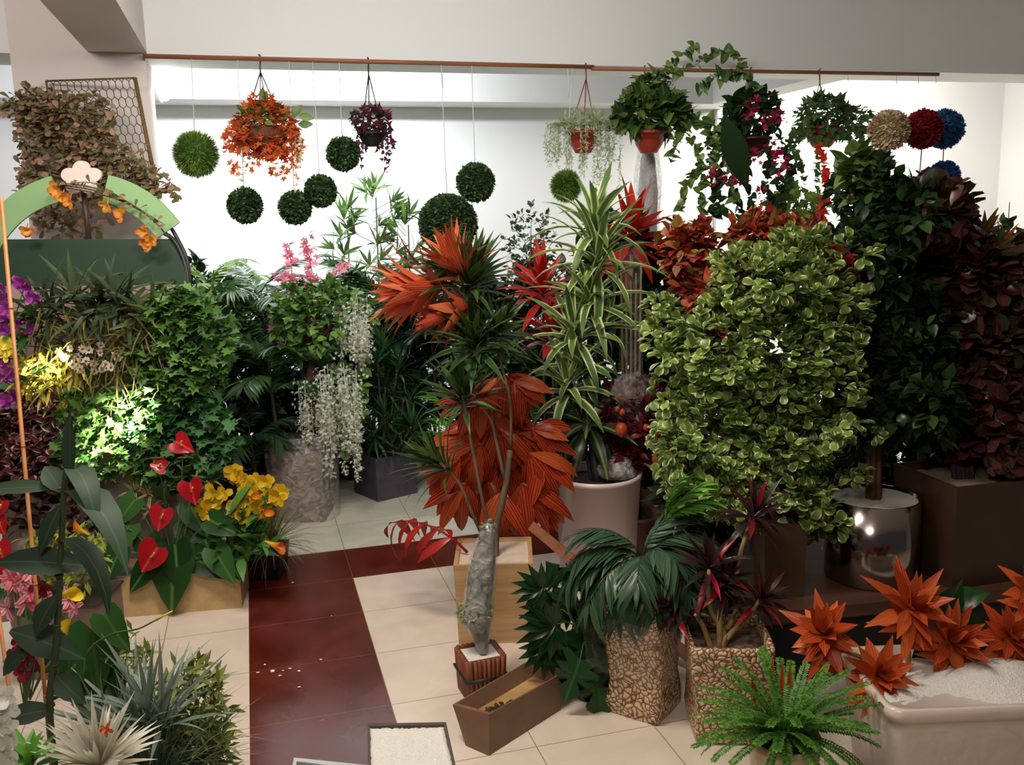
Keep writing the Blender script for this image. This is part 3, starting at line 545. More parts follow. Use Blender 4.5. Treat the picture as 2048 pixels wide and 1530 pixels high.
# grey-beige pedestal boards below the wall
r = thing('display_pedestal', 'pale grey boxed pedestal under the lit ivy, behind the anthuriums', 'pedestal', GZ(300, 1150)); c = GZ(300, 1165); c[2] = 0; mb = MB(); h = P(300, 925, DG(300, 1165))[2]; box(mb, c+Z*h/2, .52, .24, h, R0, FH); mb.build('box_body', flat('grey_board', (150, 136, 126), .7), r, smooth=False); mb = MB(); box(mb, c+Z*(h+.01), .56, .28, .02, R0, FH); mb.build('top_board', flat('board_top', (176, 160, 146), .6), r, smooth=False)

# ------------------------------------------------------------ planter of anthuriums
a = GZ(209, 1237); b = GZ(482, 1215); ax = nrm(b-a); ay = np.cross(Z, ax); LNG = np.linalg.norm(b-a); hh = P(480, 1133, DG(482, 1215))[2]
MDF = flat('mdf_board', (196, 164, 116), .6, noise=.12, nscale=30)
r = thing('planter_box', 'beige board planter box on the floor holding the red anthuriums', 'planter', (a+b)/2+ay*.15)
mid = (a+b)/2; mb = MB(); t_ = .015; dp = .3
box(mb, mid+Z*hh/2, LNG, t_, hh, ax, ay); box(mb, mid+ay*dp+Z*hh/2, LNG, t_, hh, ax, ay)
for q in (a, b): box(mb, q+ay*dp/2+Z*hh/2, t_, dp+t_, hh+.001, ax, ay)
mb.build('box_wall', MDF, r, smooth=False); mb = MB(); box(mb, mid+ay*dp/2+Z*(hh-.05), LNG-.02, dp-.02, .02, ax, ay); mb.build('soil', flat('grey_filler', (126, 116, 108), .9, bump=.8, nscale=40), r, smooth=False)
AD = DG(345, 1226)
AL = leafmat('anthurium_leaf', [(26, 58, 24), (42, 82, 34), (60, 104, 48)], mid=(90, 126, 64), mw=.12, rough=.35); AS = leafmat('anthurium_red', [(150, 18, 28), (172, 28, 40)], mid=(206, 70, 60), mw=.12, rough=.18, trans=.1); ASP = flat('spadix', (224, 190, 80), .6)
def anthurium(name, label, bx, by, D, fl, lv, s, AS=AS, cat='anthurium', group=None):
    q = P(bx, by, D); r = thing(name, label, cat, q, group); g = RG(s); mb = MB(); mi = MB()
    for x, y, L, dx, dy in lv:
        p = P(x, y, D+g.uniform(-.12, .12)); tube(mi, [q, (q+p)/2+Z*.04, p], .004, .003, 5, 3); leaves(mb, [p], [gd(dx, dy, -.35)], [gd(dx*.2, .35, -1)], S(L, D), S(L, D)*.36, 'heart', .4, .2, g)
    mb.build('leaves', AL, r); 
    for x, y, L, dx, dy in fl:
        p = P(x, y, D-.14); tube(mi, [q, (q+p)/2+R0*.02, p], .004, .003, 5, 3); m = MB(); b0 = p-gd(dx, dy, -.1)*S(L, D)*.35; leaves(m, [b0], [gd(dx, dy, -.25)], [gd(-dx*.1, .6, -1)], S(L, D)*.95, S(L, D)*.52, 'heart', .25, .3, g); o = m.build('spathe', AS, r)
        m = MB(); tube(m, [p-FH*.015, p+gd(dx*-.6+.3, .55, -1)*S(L, D)*.25, p+gd(dx*-.3+.5, .7, -1)*S(L, D)*.5], .006, .004, 7, 3); m.build('spadix', ASP, o)
    mi.build('stems', STEM, r); return r
LVS = [(270, 1000, 70, -.5, -.6), (260, 1050, 80, -.6, -.7), (380, 1010, 80, .5, -.8), (350, 1090, 95, .1, -1), (375, 1050, 90, .6, -.9), (240, 1100, 80, -.5, -1), (300, 1130, 70, -.7, -.8), (350, 1100, 130, -.1, -1), (410, 1080, 90, .5, -1), (330, 1000, 70, .1, .3), (420, 1040, 70, .8, -.3), (385, 1110, 80, .9, -.6), (430, 1100, 80, .6, -1), (235, 1040, 60, -.9, .1), (295, 1075, 80, .1, -.9), (455, 1110, 60, .5, -.9)]
anthurium('anthurium', 'red anthuriums with big heart leaves in the beige planter box', 340, 1150, AD-.02, [(366, 890, 44, .8, -.4), (318, 932, 30, -.7, .3), (385, 982, 48, .2, -.8), (323, 1035, 48, -.3, -.9), (303, 1113, 62, -.6, -.8)], LVS, 70)
VS = leafmat('cream_edge_strap', [(92, 96, 44), (120, 118, 62)], edge=(206, 190, 136), ew=.45)
r = thing('spider_plant', 'cream-edged spider plant behind the anthuriums', 'plant', P(310, 1120, AD+.1)); mb = MB(); g = RG(71)
for x, y in ((320, 900), (290, 945), (340, 960), (300, 990), (270, 985), (345, 920), (420, 960), (400, 930), (300, 1020)): rosette(mb, P(x, y, AD+.05), gd(.1, 1, -.4), 16, S(50, AD), .007, 'grass', g, .2, 1.7, .2, 1.2)
mb.build('leaves', VS, r); mb = MB(); 
for x, y in ((320, 900), (340, 960), (290, 945), (400, 930)): tube(mb, [P(330, 1140, AD+.05), P(x, y, AD+.05)], .004, None, 5, 1)
mb.build('stems', STEM, r)
# yellow orchids
YO = leafmat('yellow_orchid', [(206, 164, 24), (226, 190, 40), (196, 150, 20)], trans=.25); YL = leafmat('lily_leaf', [(50, 92, 40), (76, 122, 50), (96, 140, 60)])
r = thing('yellow_orchid', 'yellow orchid sprays at the right end of the planter box', 'orchid', P(455, 1140, AD+.05)); g = RG(72)
for pts, n in (([(450, 1130), (470, 1040), (500, 980), (472, 938)], 13), ([(455, 1130), (500, 1040), (530, 1000), (560, 985)], 8), ([(450, 1130), (430, 1060), (420, 1010), (440, 985)], 7), ([(455, 1130), (490, 1020), (520, 970), (505, 955)], 10)):
    mb = MB(); q = smoothpath([P(x, y, AD) for x, y in pts], 6); tube(mb, q, .003, .002, 5, 1); mb.build('stem', STEM, r)
    for k in range(n): j = int(len(q)*(.45+.55*(k+.5)/n)); m = MB(); orchid(m, q[min(j, len(q)-1)]+g.normal(size=3)*.025-FH*.03, .055, g); m.build('flower', YO, r)
mb = MB(); patch(mb, (420, 1040, 520, 1130), AD, 60, .16, .02, 'lance', g, d0=(.1, -.3, .8), dep=.06); mb.build('leaves', YL, r)
CAL = leafmat('calla', [(232, 186, 40), (240, 200, 70)], tip=(206, 70, 30), ts=.45, trans=.25); CALY = leafmat('calla_yellow', [(240, 206, 24), (246, 220, 60)], trans=.25)
def calla(mb, p, d, L, g):  # a rolled funnel
    d = nrm(d); a = nrm(np.cross(d, [.2, .9, .3])); b = np.cross(d, a); v = []; A = []; n = 12; m = 6
    for i in range(m):
        u = i/(m-1); rr = L*(.05+.3*u**1.6)
        for j in range(n): th = 2*PI*j/(n-1)*.95; ext = 1+.35*u*math.cos(th/2-PI/2)**4; v.append(p+d*L*u*ext+(a*math.cos(th)+b*math.sin(th))*rr); A.append((.5, u, .2))
    mb.add(v, [(i*n+j, i*n+j+1, (i+1)*n+j+1, (i+1)*n+j) for i in range(m-1) for j in range(n-1)], A)
def callas(name, label, bx, by, D, fl, s, mat=CAL, cat='calla lily'):
    q = P(bx, by, D); r = thing(name, label, cat, q); g = RG(s); ms = MB()
    for x, y, L, dx, dy in fl: p = P(x, y, D-.06); m = MB(); calla(m, p, gd(dx, dy, -.3), S(L, D), g); m.build('flower', mat, r); tube(ms, [q, (q+p)/2+g.normal(size=3)*.015, p], .004, .0035, 5, 3)
    ms.build('stems', STEM, r); return r, g
r, g = callas('calla_lily', 'orange-tipped yellow calla lilies leaning out near the yellow orchids', 450, 1125, AD-.05, [(498, 1010, 26, .5, .6), (515, 1040, 30, .7, .5), (530, 1082, 34, .9, -.3)], 73)
mb = MB(); patch(mb, (445, 1020, 535, 1120), AD-.03, 34, .2, .03, 'lance', g, d0=(.3, -.2, .6), dep=.04); mb.build('leaves', YL, r)
# black pot of wispy grass at the aisle
D = DG(533, 1150); c = GZ(533, 1148); c[2] = 0
r = thing('potted_grass', 'square black pot of wispy olive grass at the aisle edge, beside the planter box', 'potted plant', c); squarepot(r, c, S(40, D), S(58, D), BLACKP, SOIL, taper=.85)
mb = MB(); g = RG(74); q = c+Z*S(56, D)
for k in range(4): rosette(mb, q+fr(g.uniform(-.06, .06, 3))*[1, 1, 0], Z, 75, S(120, D), .003, 'grass', g, .05, 1.35, .2, 1.3)
mb.build('foliage', leafmat('wispy_grass', [(74, 78, 36), (108, 108, 50), (130, 124, 66)]), r)

# ------------------------------------------------------------ helper plants
def palm(label, bx, by, tx, ty, nf, Lp, mat, s, D, ll=55, lw=.012, n=16, spread=1.1, name='palm_plant', cat='palm', pot=BLACKP, group=None, top_y=None, bend=1.1, potr=.16):
    """base pixel gives the crown foot; fronds reach out from the crown at (tx,ty)"""
    q = P(tx, ty, D); c = np.array([q[0], q[1], 0.]); r = thing(name, label, cat, c, group); g = RG(s)
    roundpot(r, c, potr*.75, potr, .3, pot, SOIL)
    mb = MB(); tube(mb, [c+Z*.25, (c+Z*.25+q)/2+R0*.02, q], .016, .012, 7, 4); mb.build('stem', BARKD, r)
    mb = MB()
    for i in range(nf):
        a = 2*PI*i/nf+g.uniform(-.3, .3); t = g.uniform(.15, spread); d = Z*math.cos(t)+(R0*math.cos(a)+FH*math.sin(a)*.8)*math.sin(t)
        frond(mb, q+Z*g.uniform(-.25, .05), d, S(Lp, D)*g.uniform(.75, 1.15), S(ll, D), lw, n, bend*g.uniform(.7, 1.3), g)
    mb.build('foliage', mat, r); return r
def bush(label, x, y, rx, ry, D, n, L, W, tpl, mat, s, cat='bush', name='bushy_plant', trunk=True, pot=BLACKP, clus=6, fold=.25, depth=.4, group=None, shell=.3, potr=.15, tr=.012, bark=BARKD, parts=None, potobj=True):
    q = P(x, y, D); c = np.array([q[0], q[1], 0.]); r = thing(name, label, cat, c, group); g = RG(s); R = (S(rx, D), depth*S(rx, D)*2 if depth < 1 else S(rx, D), S(ry, D))
    if potobj: roundpot(r, c, potr*.8, potr, .28, pot, SOIL)
    mb = MB(); tube(mb, [c+Z*.25, c+Z*q[2]*.6+R0*.03, q], tr*1.4, tr, 7, 4)
    for k in range(14): e = q+fr(g.normal(size=3)*.5*np.array(R)); tube(mb, [q-Z*g.uniform(0, R[2]), (q+e)/2, e], tr*.4, tr*.2, 4, 2)
    mb.build('trunk', bark, r)
    mb = MB(); cloud(mb, q, R, n, L, W, tpl, g, shell=shell, clus=clus, fold=fold); mb.build('foliage', mat, r); return r, q, g
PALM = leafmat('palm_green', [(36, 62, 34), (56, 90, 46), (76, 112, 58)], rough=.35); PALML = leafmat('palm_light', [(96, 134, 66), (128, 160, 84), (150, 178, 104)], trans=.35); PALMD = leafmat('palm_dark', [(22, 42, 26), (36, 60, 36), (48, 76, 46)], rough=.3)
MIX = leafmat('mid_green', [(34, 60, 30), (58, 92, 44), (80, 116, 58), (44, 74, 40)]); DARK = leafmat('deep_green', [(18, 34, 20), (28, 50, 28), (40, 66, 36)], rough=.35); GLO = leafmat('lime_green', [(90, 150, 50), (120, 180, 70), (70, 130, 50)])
palm('light green palm rising just right of the kiosk frame', 0, 0, 418, 580, 11, 130, PALML, 80, 7.6, ll=38, lw=.016, n=11)
palm('green palm with a drooping frond crown, left of the pink blossoms', 0, 0, 520, 600, 12, 120, PALM, 81, 7.4, ll=55, lw=.011, n=20)
palm('dark palm spreading behind the pink blossoms', 0, 0, 640, 600, 13, 125, PALM, 82, 7.9, ll=60, lw=.012, n=20)
palm('broad palm behind the wisteria, beneath the bamboo sprigs', 0, 0, 760, 590, 12, 130, PALM, 83, 8.2, ll=55, lw=.013, n=18)
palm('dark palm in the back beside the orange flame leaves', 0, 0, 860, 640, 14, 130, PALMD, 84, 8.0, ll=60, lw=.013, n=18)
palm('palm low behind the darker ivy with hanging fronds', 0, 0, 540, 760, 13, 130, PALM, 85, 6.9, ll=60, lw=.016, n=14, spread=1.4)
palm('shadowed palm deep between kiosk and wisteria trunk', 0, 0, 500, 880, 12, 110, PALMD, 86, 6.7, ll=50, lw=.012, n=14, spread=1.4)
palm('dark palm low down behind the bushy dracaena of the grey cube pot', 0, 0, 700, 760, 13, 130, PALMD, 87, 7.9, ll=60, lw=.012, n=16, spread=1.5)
palm('bright lime fan palm peeking out behind the orange broad leaves', 0, 0, 905, 850, 9, 70, GLO, 88, 7.3, ll=50, lw=.006, n=9, bend=.6)
bush('mid green leafy bush right beside the kiosk, under the light palm', 440, 690, 75, 110, 7.2, 900, .11, .03, 'lance', MIX, 90)
bush('dense dark bush in the shade left of the wisteria box', 480, 850, 90, 90, 7.4, 900, .11, .035, 'ovate', DARK, 91)
bush('mid green bush behind the wisteria canopy', 690, 650, 90, 80, 8.0, 900, .09, .03, 'ovate', MIX, 92)
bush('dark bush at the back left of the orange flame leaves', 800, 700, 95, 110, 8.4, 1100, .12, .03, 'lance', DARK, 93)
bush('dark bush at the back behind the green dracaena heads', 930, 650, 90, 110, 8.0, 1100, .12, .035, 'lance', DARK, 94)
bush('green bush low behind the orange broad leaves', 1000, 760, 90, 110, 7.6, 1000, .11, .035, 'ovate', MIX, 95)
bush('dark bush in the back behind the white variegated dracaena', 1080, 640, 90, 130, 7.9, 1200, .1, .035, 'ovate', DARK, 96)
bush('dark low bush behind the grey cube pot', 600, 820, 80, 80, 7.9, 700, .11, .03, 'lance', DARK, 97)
bush('dark leafy bush behind the wrapped bamboo canes', 1260, 650, 75, 190, 7.4, 1500, .1, .035, 'ovate', MIX, 98)
bush('shadowy bush between the canes and the cream-edged shrub', 1330, 700, 70, 200, 7.0, 1500, .11, .035, 'ovate', DARK, 99)
# bamboo sprigs
BL = leafmat('bamboo_leaf', [(60, 92, 48), (88, 122, 60), (120, 150, 80)], trans=.35)
for x, y0, s, lab in ((745, 395, 101, 'tall bamboo plant with fanned leaf tufts, middle one against the white wall'), (688, 440, 102, 'slim bamboo sprig left of the tallest one'), (810, 450, 103, 'slim bamboo sprig between the tallest one and the largest ball')):
    D = 8.3; top = P(x, y0, D); c = np.array([top[0], top[1], 0]); r = thing('bamboo_plant', lab, 'bamboo', c, 'bamboo sprigs against the back wall'); g = RG(s); roundpot(r, c, .1, .13, .25, BLACKP, SOIL)
    mb = MB(); tube(mb, [c+Z*.2, top+R0*.03], .01, .006, 6, 1); mf = MB(); big = s == 101
    for k in range(16 if big else 8):
        z = y0+k*(13 if big else 18)+g.uniform(-4, 4); p = P(x+g.uniform(-3, 3), z, D); a = g.uniform(0, 6.3); sd = R0*math.cos(a)+FH*math.sin(a)*.5; e = p+sd*S(g.uniform(15, 55 if big else 22), D)+Z*S(18, D)
        tube(mb, [p, e], .003, .002, 4, 1); rosette(mf, e, nrm(sd+Z*.6), 8, S(46, D), .016, 'lance', g, .2, 1.2, 0, .7)
    rosette(mf, top, Z, 10, S(60, D), .018, 'lance', g, .1, 1.0, 0, .5); mb.build('stem', STEM, r); mf.build('foliage', BL, r)
# pink blossom
PI_ = leafmat('pink_blossom', [(238, 136, 166), (250, 180, 196), (226, 104, 142)], trans=.3)
D = 7.1; c = P(610, 600, D); r = thing('pink_blossom_branch', 'pink cherry blossom branches standing up above the wisteria', 'blossom branch', np.array([c[0], c[1], 0])); g = RG(104); c = OFF[r.name]; roundpot(r, c, .1, .12, .2, BLACKP, SOIL); mb = MB(); ends = [([(605, 700), (590, 600), (578, 490)], 26), ([(605, 700), (630, 600), (612, 480)], 30), ([(605, 650), (575, 570), (560, 555)], 9), ([(610, 650), (625, 600), (632, 560)], 14), ([(615, 640), (670, 550), (690, 528)], 7), ([(600, 700), (560, 690), (552, 650)], 6), ([(600, 720), (575, 720), (560, 700)], 5)]
for pts, n in ends: tube(mb, [c+Z*.15]+[P(x, y, D) for x, y in pts], .006, .003, 5, 3)
mb.build('twigs', BARK, r)
for pts, n in ends:
    q = np.array(smoothpath([P(x, y, D) for x, y in pts], 8)); m = MB(); k = g.integers(len(q)//2, len(q), n); k = np.repeat(k, 2); n *= 2; leaves(m, q[k]+g.normal(size=(n, 3))*.02, g.normal(size=(n, 3))-FH, Z+g.normal(size=(n, 3)), .075, .038, 'flower', .4, .2, g); m.build('blossom_spray', PI_, r)

# ------------------------------------------------------------ wisteria in a wrapped box
WH = leafmat('wisteria_white', [(226, 230, 212), (240, 240, 230), (206, 216, 186)], trans=.45, rough=.6); WG = leafmat('wisteria_leaf', [(60, 96, 42), (92, 132, 58), (120, 156, 76)])
c = GZ(612, 1030); D = DG(612, 1040); c[2] = 0; r = thing('wisteria_tree', 'white wisteria tree with hanging flower clusters in a plastic-wrapped brown box', 'flowering tree', c); g = RG(110)
BR = flat('brown_box', (112, 90, 76), .6, noise=.2, nscale=12); hz = S(145, D); squarepot(r, c, S(50, D), hz, BR, SOIL, taper=.95)
mb = MB(); lathe(mb, c, [(S(70, D), 0), (S(70, D), hz*.4), (S(73, D), hz*.8), (S(74, D), hz*1.06), (S(60, D), hz*1.12), (S(36, D), hz*1.16)], 22, wob=lambda t: .2*math.sin(9*t), cap=False); mb.build('plastic_wrap', plastic('cloudy_wrap', f=.26), r)
tp = P(640, 640, D); mb = MB(); tube(mb, [c+Z*(hz-.05), P(622, 850, D), P(620, 760, D), tp], .04, .028, 9, 5)
for x, y in ((590, 600), (700, 590), (560, 640), (730, 640), (650, 560)): tube(mb, [P(628, 700, D), P((x+630)/2, (y+650)/2-10, D+g.uniform(-.2, .2)), P(x, y, D+g.uniform(-.3, .3))], .018, .006, 6, 4)
mb.build('trunk', flat('red_bark', (92, 56, 38), .8, noise=.4, nscale=20, bump=.6), r)
mb = MB(); cloud(mb, P(645, 640, D), (S(100, D), .4, S(75, D)), 900, .09, .03, 'ovate', g, shell=.5, clus=4, bend=(.2, 1)); 
for pts in ([(690, 720), (700, 800), (690, 900)], [(660, 700), (670, 800), (665, 860)], [(720, 650), (725, 760), (722, 830)]): vine(mb, [P(x, y, D) for x, y in pts], 40, .08, .03, 'ovate', g)
mb.build('leaves', WG, r)
for i in range(84):
    if i < 28: x0, y0, ln = g.uniform(675, 735), g.uniform(590, 650), g.uniform(50, 110)
    elif i < 74: x0, y0 = g.uniform(632, 712), g.uniform(720, 800); ln = g.uniform(100, 175)
    else: x0, y0, ln = g.uniform(595, 625), g.uniform(760, 820), g.uniform(60, 100)
    d = D-.1+g.uniform(-.25, .2); p = P(x0, y0, d); m = MB(); L_ = S(ln, d); n = int(ln*.5); tube(m, [p, p-Z*L_], .002, None, 4, 1); u = g.random(n)**.8; b = p-Z*(u*L_)[:, None]+g.normal(size=(n, 3))*(.028*(1-u)+.008)[:, None]; leaves(m, b, g.normal(size=(n, 3))-Z*.5-FH*.4, Z+g.normal(size=(n, 3))*.4, .034, .015, 'flower', .5, .3, g); m.build('flower_raceme', WH, r)

# grey cube pot with dark dracaena
c = GZ(772, 985); D = DG(772, 1000); c[2] = 0; r = thing('potted_dracaena', 'bushy dark green dracaena in a dark grey cube pot on the back floor', 'potted plant', c); g = RG(111)
squarepot(r, c, S(48, D), S(88, D), flat('grey_cement', (74, 72, 84), .7, noise=.25, nscale=14), SOIL, yaw=.4, taper=.97)
mb = MB(); DRK = leafmat('dracaena_dark', [(28, 56, 32), (44, 78, 44), (66, 104, 58)], rough=.35); mf = MB()
for x, y in ((770, 830), (745, 860), (800, 850), (730, 800), (770, 770), (810, 790), (755, 720), (795, 730), (765, 690), (715, 850), (825, 850), (785, 880)): 
    q = P(x, y, D+g.uniform(-.2, .2)); tube(mb, [c+Z*S(80, D), (c+q)/2+Z*.1, q], .012, .008, 6, 3); rosette(mf, q, Z+g.normal(size=3)*.3, 34, S(62, D), .011, 'lance', g, .1, 1.7, .2, 1.1, stem=.1)
mb.build('stems', BARK, r); mf.build('foliage', DRK, r)
# ------------------------------------------------------------ orange dracaena in the beige box pot
OG = leafmat('flame_leaf', [(140, 26, 22), (196, 58, 34), (216, 118, 72), (176, 44, 28), (204, 84, 44)], trans=.2, rough=.45, streak=(222, 140, 92)); GRN = leafmat('dracaena_green', [(30, 52, 28), (50, 76, 36), (84, 108, 48)], edge=(98, 120, 60), ew=.6, rough=.35)
c = GZ(992, 1255); D = DG(990, 1272); c[2] = 0; WB = flat('beige_wood_grain', (196, 156, 108), .45, noise=.25, nscale=5, stretch=(.5, .5, 8), coat=.3); WT = flat('white_filler', (206, 186, 170), .8, noise=.1, nscale=20, bump=.6)
r = thing('potted_dracaena', 'tall dracaena with flame-orange and green leaf heads in a beige wood-grain box pot', 'potted plant', c); g = RG(120); hz = S(165, D); squarepot(r, c, S(77, D), hz, WB, WT, taper=.93, fill=.02)
mb = MB(); t0 = P(990, 1135, D)
tube(mb, [t0-Z*.06, P(992, 1060, D), P(1012, 970, D), P(1020, 900, D)], .024, .015, 9, 4); tube(mb, [P(1022, 900, D), P(1020, 800, D), P(1000, 720, D), P(985, 660, D)], .009, .007, 7, 4)
tube(mb, [P(1012, 970, D), P(985, 850, D), P(965, 770, D), P(935, 680, D), P(925, 590, D)], .01, .007, 7, 4); tube(mb, [P(990, 1090, D), P(965, 1000, D-.05), P(940, 870, D-.05), P(925, 790, D-.05)], .011, .008, 7, 4)
tube(mb, [P(985, 1110, D), P(950, 1040, D-.1), P(920, 970, D-.12), P(880, 925, D-.12)], .01, .008, 7, 4); mb.build('trunk', BARK, r)
for x, y, dx, dy, dz, n, L, W, t1, mt, nm in ((925, 548, -.55, 1, -.1, 34, 122, .034, .7, OG, 'orange_leaf_head'), (868, 572, -1, -.12, -.15, 42, 158, .036, .65, OG, 'orange_leaf_head'), (925, 615, -1, -.35, -.1, 32, 118, .03, .9, OG, 'orange_leaf_head'),
    (940, 560, .35, 1, -.2, 56, 115, .023, 1.2, GRN, 'green_leaf_head'), (905, 535, -.6, .2, -.3, 24, 100, .02, 1.3, GRN, 'green_leaf_head'), (950, 680, -.1, 1, -.4, 50, 125, .022, 1.5, GRN, 'green_leaf_head'), (990, 660, .5, .7, -.3, 36, 105, .02, 1.4, GRN, 'green_leaf_head'), (925, 790, -.1, 1, -.3, 44, 112, .017, 1.35, GRN, 'green_leaf_head'),
    (880, 928, -.75, .55, -.1, 46, 110, .015, 1.1, GRN, 'green_leaf_head'), (962, 790, .4, .2, .2, 14, 70, .018, 1.2, OG, 'orange_leaf_head')):
    mb = MB(); rosette(mb, P(x, y, D), gd(dx, dy, dz), n, S(L, D), W, 'lance', g, .1, t1, .1, .9, stem=.08); mb.build(nm, mt, r)
# orange broad-leaf plant behind
AU = leafmat('autumn_leaf', [(146, 26, 26), (180, 46, 30), (200, 88, 44), (150, 24, 36)], streak=(236, 130, 60), trans=.3, rough=.3)
D2 = D+.55; c = P(985, 1120, D2); c[2] = 0; r = thing('potted_fan_palm', 'potted plant of broad drooping orange-red pleated leaves behind the flame-orange dracaena', 'potted plant', c); g = RG(121); roundpot(r, c, .13, .17, .3, BLACKP, SOIL)
mb = MB(); tube(mb, [c+Z*.25, P(1000, 1020, D2), P(995, 880, D2), P(1000, 780, D2)], .014, .01, 7, 4); mb.build('trunk', BARKD, r)
AUL = [(1000, 770, -.3, -.8, 110), (1015, 765, .4, -.6, 90), (1030, 775, .8, -.9, 95), (960, 800, -.8, -.7, 110), (985, 860, -.3, -.9, 130), (1000, 870, .3, -1, 140), (1040, 880, .8, -.8, 130), (940, 890, -.9, -.6, 120), (960, 900, -.6, -1, 140), (1010, 930, .2, -1, 140), (1060, 920, .7, -1, 140), (920, 930, -1, -.5, 100), (975, 960, -.4, -1, 140), (1045, 980, .4, -1, 130), (1085, 930, .5, -1, 120), (930, 980, -.6, -1, 120), (1000, 1000, 0, -1, 110), (955, 860, -.3, -.2, 90), (1065, 870, 1, -.4, 90), (990, 830, 0, -.6, 100), (1070, 1000, .3, -1, 90), (905, 960, -.7, -.9, 90), (1020, 850, .2, -.3, 80), (1010, 780, -.1, -1, 90)]
mb = MB()
for x, y, dx, dy, L in AUL:
    p = P(x, y, D2+g.uniform(-.25, .05)); th = math.atan2(dy, dx)+np.linspace(-.75, .75, 6)+g.uniform(-.1, .1, 6)
    leaves(mb, [p+Z*.04]*6, [gd(math.cos(t), math.sin(t)-.05, g.uniform(-.7, .1)) for t in th], [gd(0, .7, -1)]*6, S(L, D2)*g.uniform(.8, 1.1, 6), S(15, D2), 'lance', g.uniform(.8, 1.5, 6), .35, g)
mb.build('leaves', AU, r)
CR = leafmat('crimson_leaf', [(140, 18, 28), (170, 28, 34), (190, 44, 36)], streak=(210, 80, 60), trans=.25, rough=.3); mb = MB()
q = P(935, 1105, D+.02); frond(mb, q, gd(-.75, 1, -.1), S(190, D), S(95, D), .026, 5, 1.5, g, ang=1.2, tpl='lance', up=gd(.6, .6, -.6), spine=.008, droop=.9, lb=1.3, taper=False)
mb.build('crimson_frond', CR, loc=q, label='arching crimson frond drooping over the red tile strip at the left of the box pot', cat='palm frond')

# ------------------------------------------------------------ wrapped cactus in slatted pot
c = GZ(963, 1383); D = DG(963, 1392); c[2] = 0; r = thing('wrapped_cactus', 'mottled grey-green cactus trunk wrapped in clear film in a small bamboo-slat pot', 'potted cactus', c); g = RG(122)
hz = S(88, D); hw = S(39, D); SL = flat('bamboo_slats', (140, 76, 44), .5, noise=.5, nscale=9, stretch=(8, 8, .3)); mb = MB()
ya = -YAW+.35; e1 = np.array([math.cos(ya), math.sin(ya), 0]); e2 = np.array([-math.sin(ya), math.cos(ya), 0])
lathe(mb, c, [(hw*.9, 0), (hw, hz), (hw-.01, hz), (hw-.014, hz-.04)], 4, yaw=ya)
for s_ in (-1, 1):
    for k in range(8):
        o_ = (k-3.5)/4*hw*.98
        for u_, v_ in ((e1, e2), (e2, e1)): tube(mb, [c+u_*o_*.9+v_*s_*hw*.92+Z*.002, c+u_*o_+v_*s_*hw*1.02+Z*hz], hw*.115, None, 6, 1)
mb.build('slatted_pot', SL, r); mb = MB(); lathe(mb, c+Z*(hz-.035), [(hw*.93, 0), (hw*.93, .02)], 4, yaw=ya); mb.build('gravel', WGRAV, r, smooth=False)
mb = MB(); lathe(mb, c+Z*hz*.5, [(hw*1.14, 0), (hw*1.15, .012)], 4, yaw=ya); mb.build('band', BLACKP, r)
pr = [(10, 1305), (17, 1280), (26, 1258), (34, 1240), (37, 1222), (30, 1205), (31, 1160), (28, 1120), (22, 1090), (17, 1062), (12, 1045)]
base = P(966, 1308, D); zz = [P(966, y, D)[2]-base[2] for _, y in pr]; mb = MB(); n = 20; v = []
for (rr, y), z in zip(pr, zz):
    ox = {1305: 966, 1280: 962, 1258: 957, 1240: 952, 1222: 950, 1205: 958, 1160: 962, 1120: 967, 1090: 972, 1062: 976, 1045: 978}[y]
    cc = P(ox, y, D)
    for j in range(n): a = 2*PI*j/n; rad = S(rr*.82, D)*(1+.07*math.cos(6*a)); v.append(cc+R0*rad*math.cos(a)+FH*rad*math.sin(a))
mb.add(v, [(i*n+j, i*n+(j+1) % n, (i+1)*n+(j+1) % n, (i+1)*n+j) for i in range(len(pr)-1) for j in range(n)]+[tuple(range((len(pr)-1)*n, len(pr)*n))])
mb.build('cactus_trunk', flat('mottled_cactus', (116, 118, 100), .35, nscale=28, c2=(58, 56, 48), bump=.6, coat=.6), r)
mb = MB(); cen = P(950, 1225, D); cloud(mb, cen, (S(34, D), S(34, D), S(18, D)), 260, .022, .007, 'tiny', g, shell=.8); cloud(mb, P(976, 1055, D), (S(12, D), S(12, D), S(14, D)), 60, .02, .006, 'tiny', g, shell=.8); mb.build('moss_ring', leafmat('moss', [(120, 136, 84), (160, 172, 120), (90, 110, 66)]), r)
mb = MB(); v2 = [cen_+(p-cen_)*1.0 for p, cen_ in zip(v, v)]; 
cs = [np.mean(v[i*n:(i+1)*n], 0) for i in range(len(pr))]; v2 = [cs[i//n]+(p-cs[i//n])*1.18 for i, p in enumerate(v)]
mb.add(v2, [(i*n+j, i*n+(j+1) % n, (i+1)*n+(j+1) % n, (i+1)*n+j) for i in range(len(pr)-1) for j in range(n)]); mb.build('film', GLASS, r)

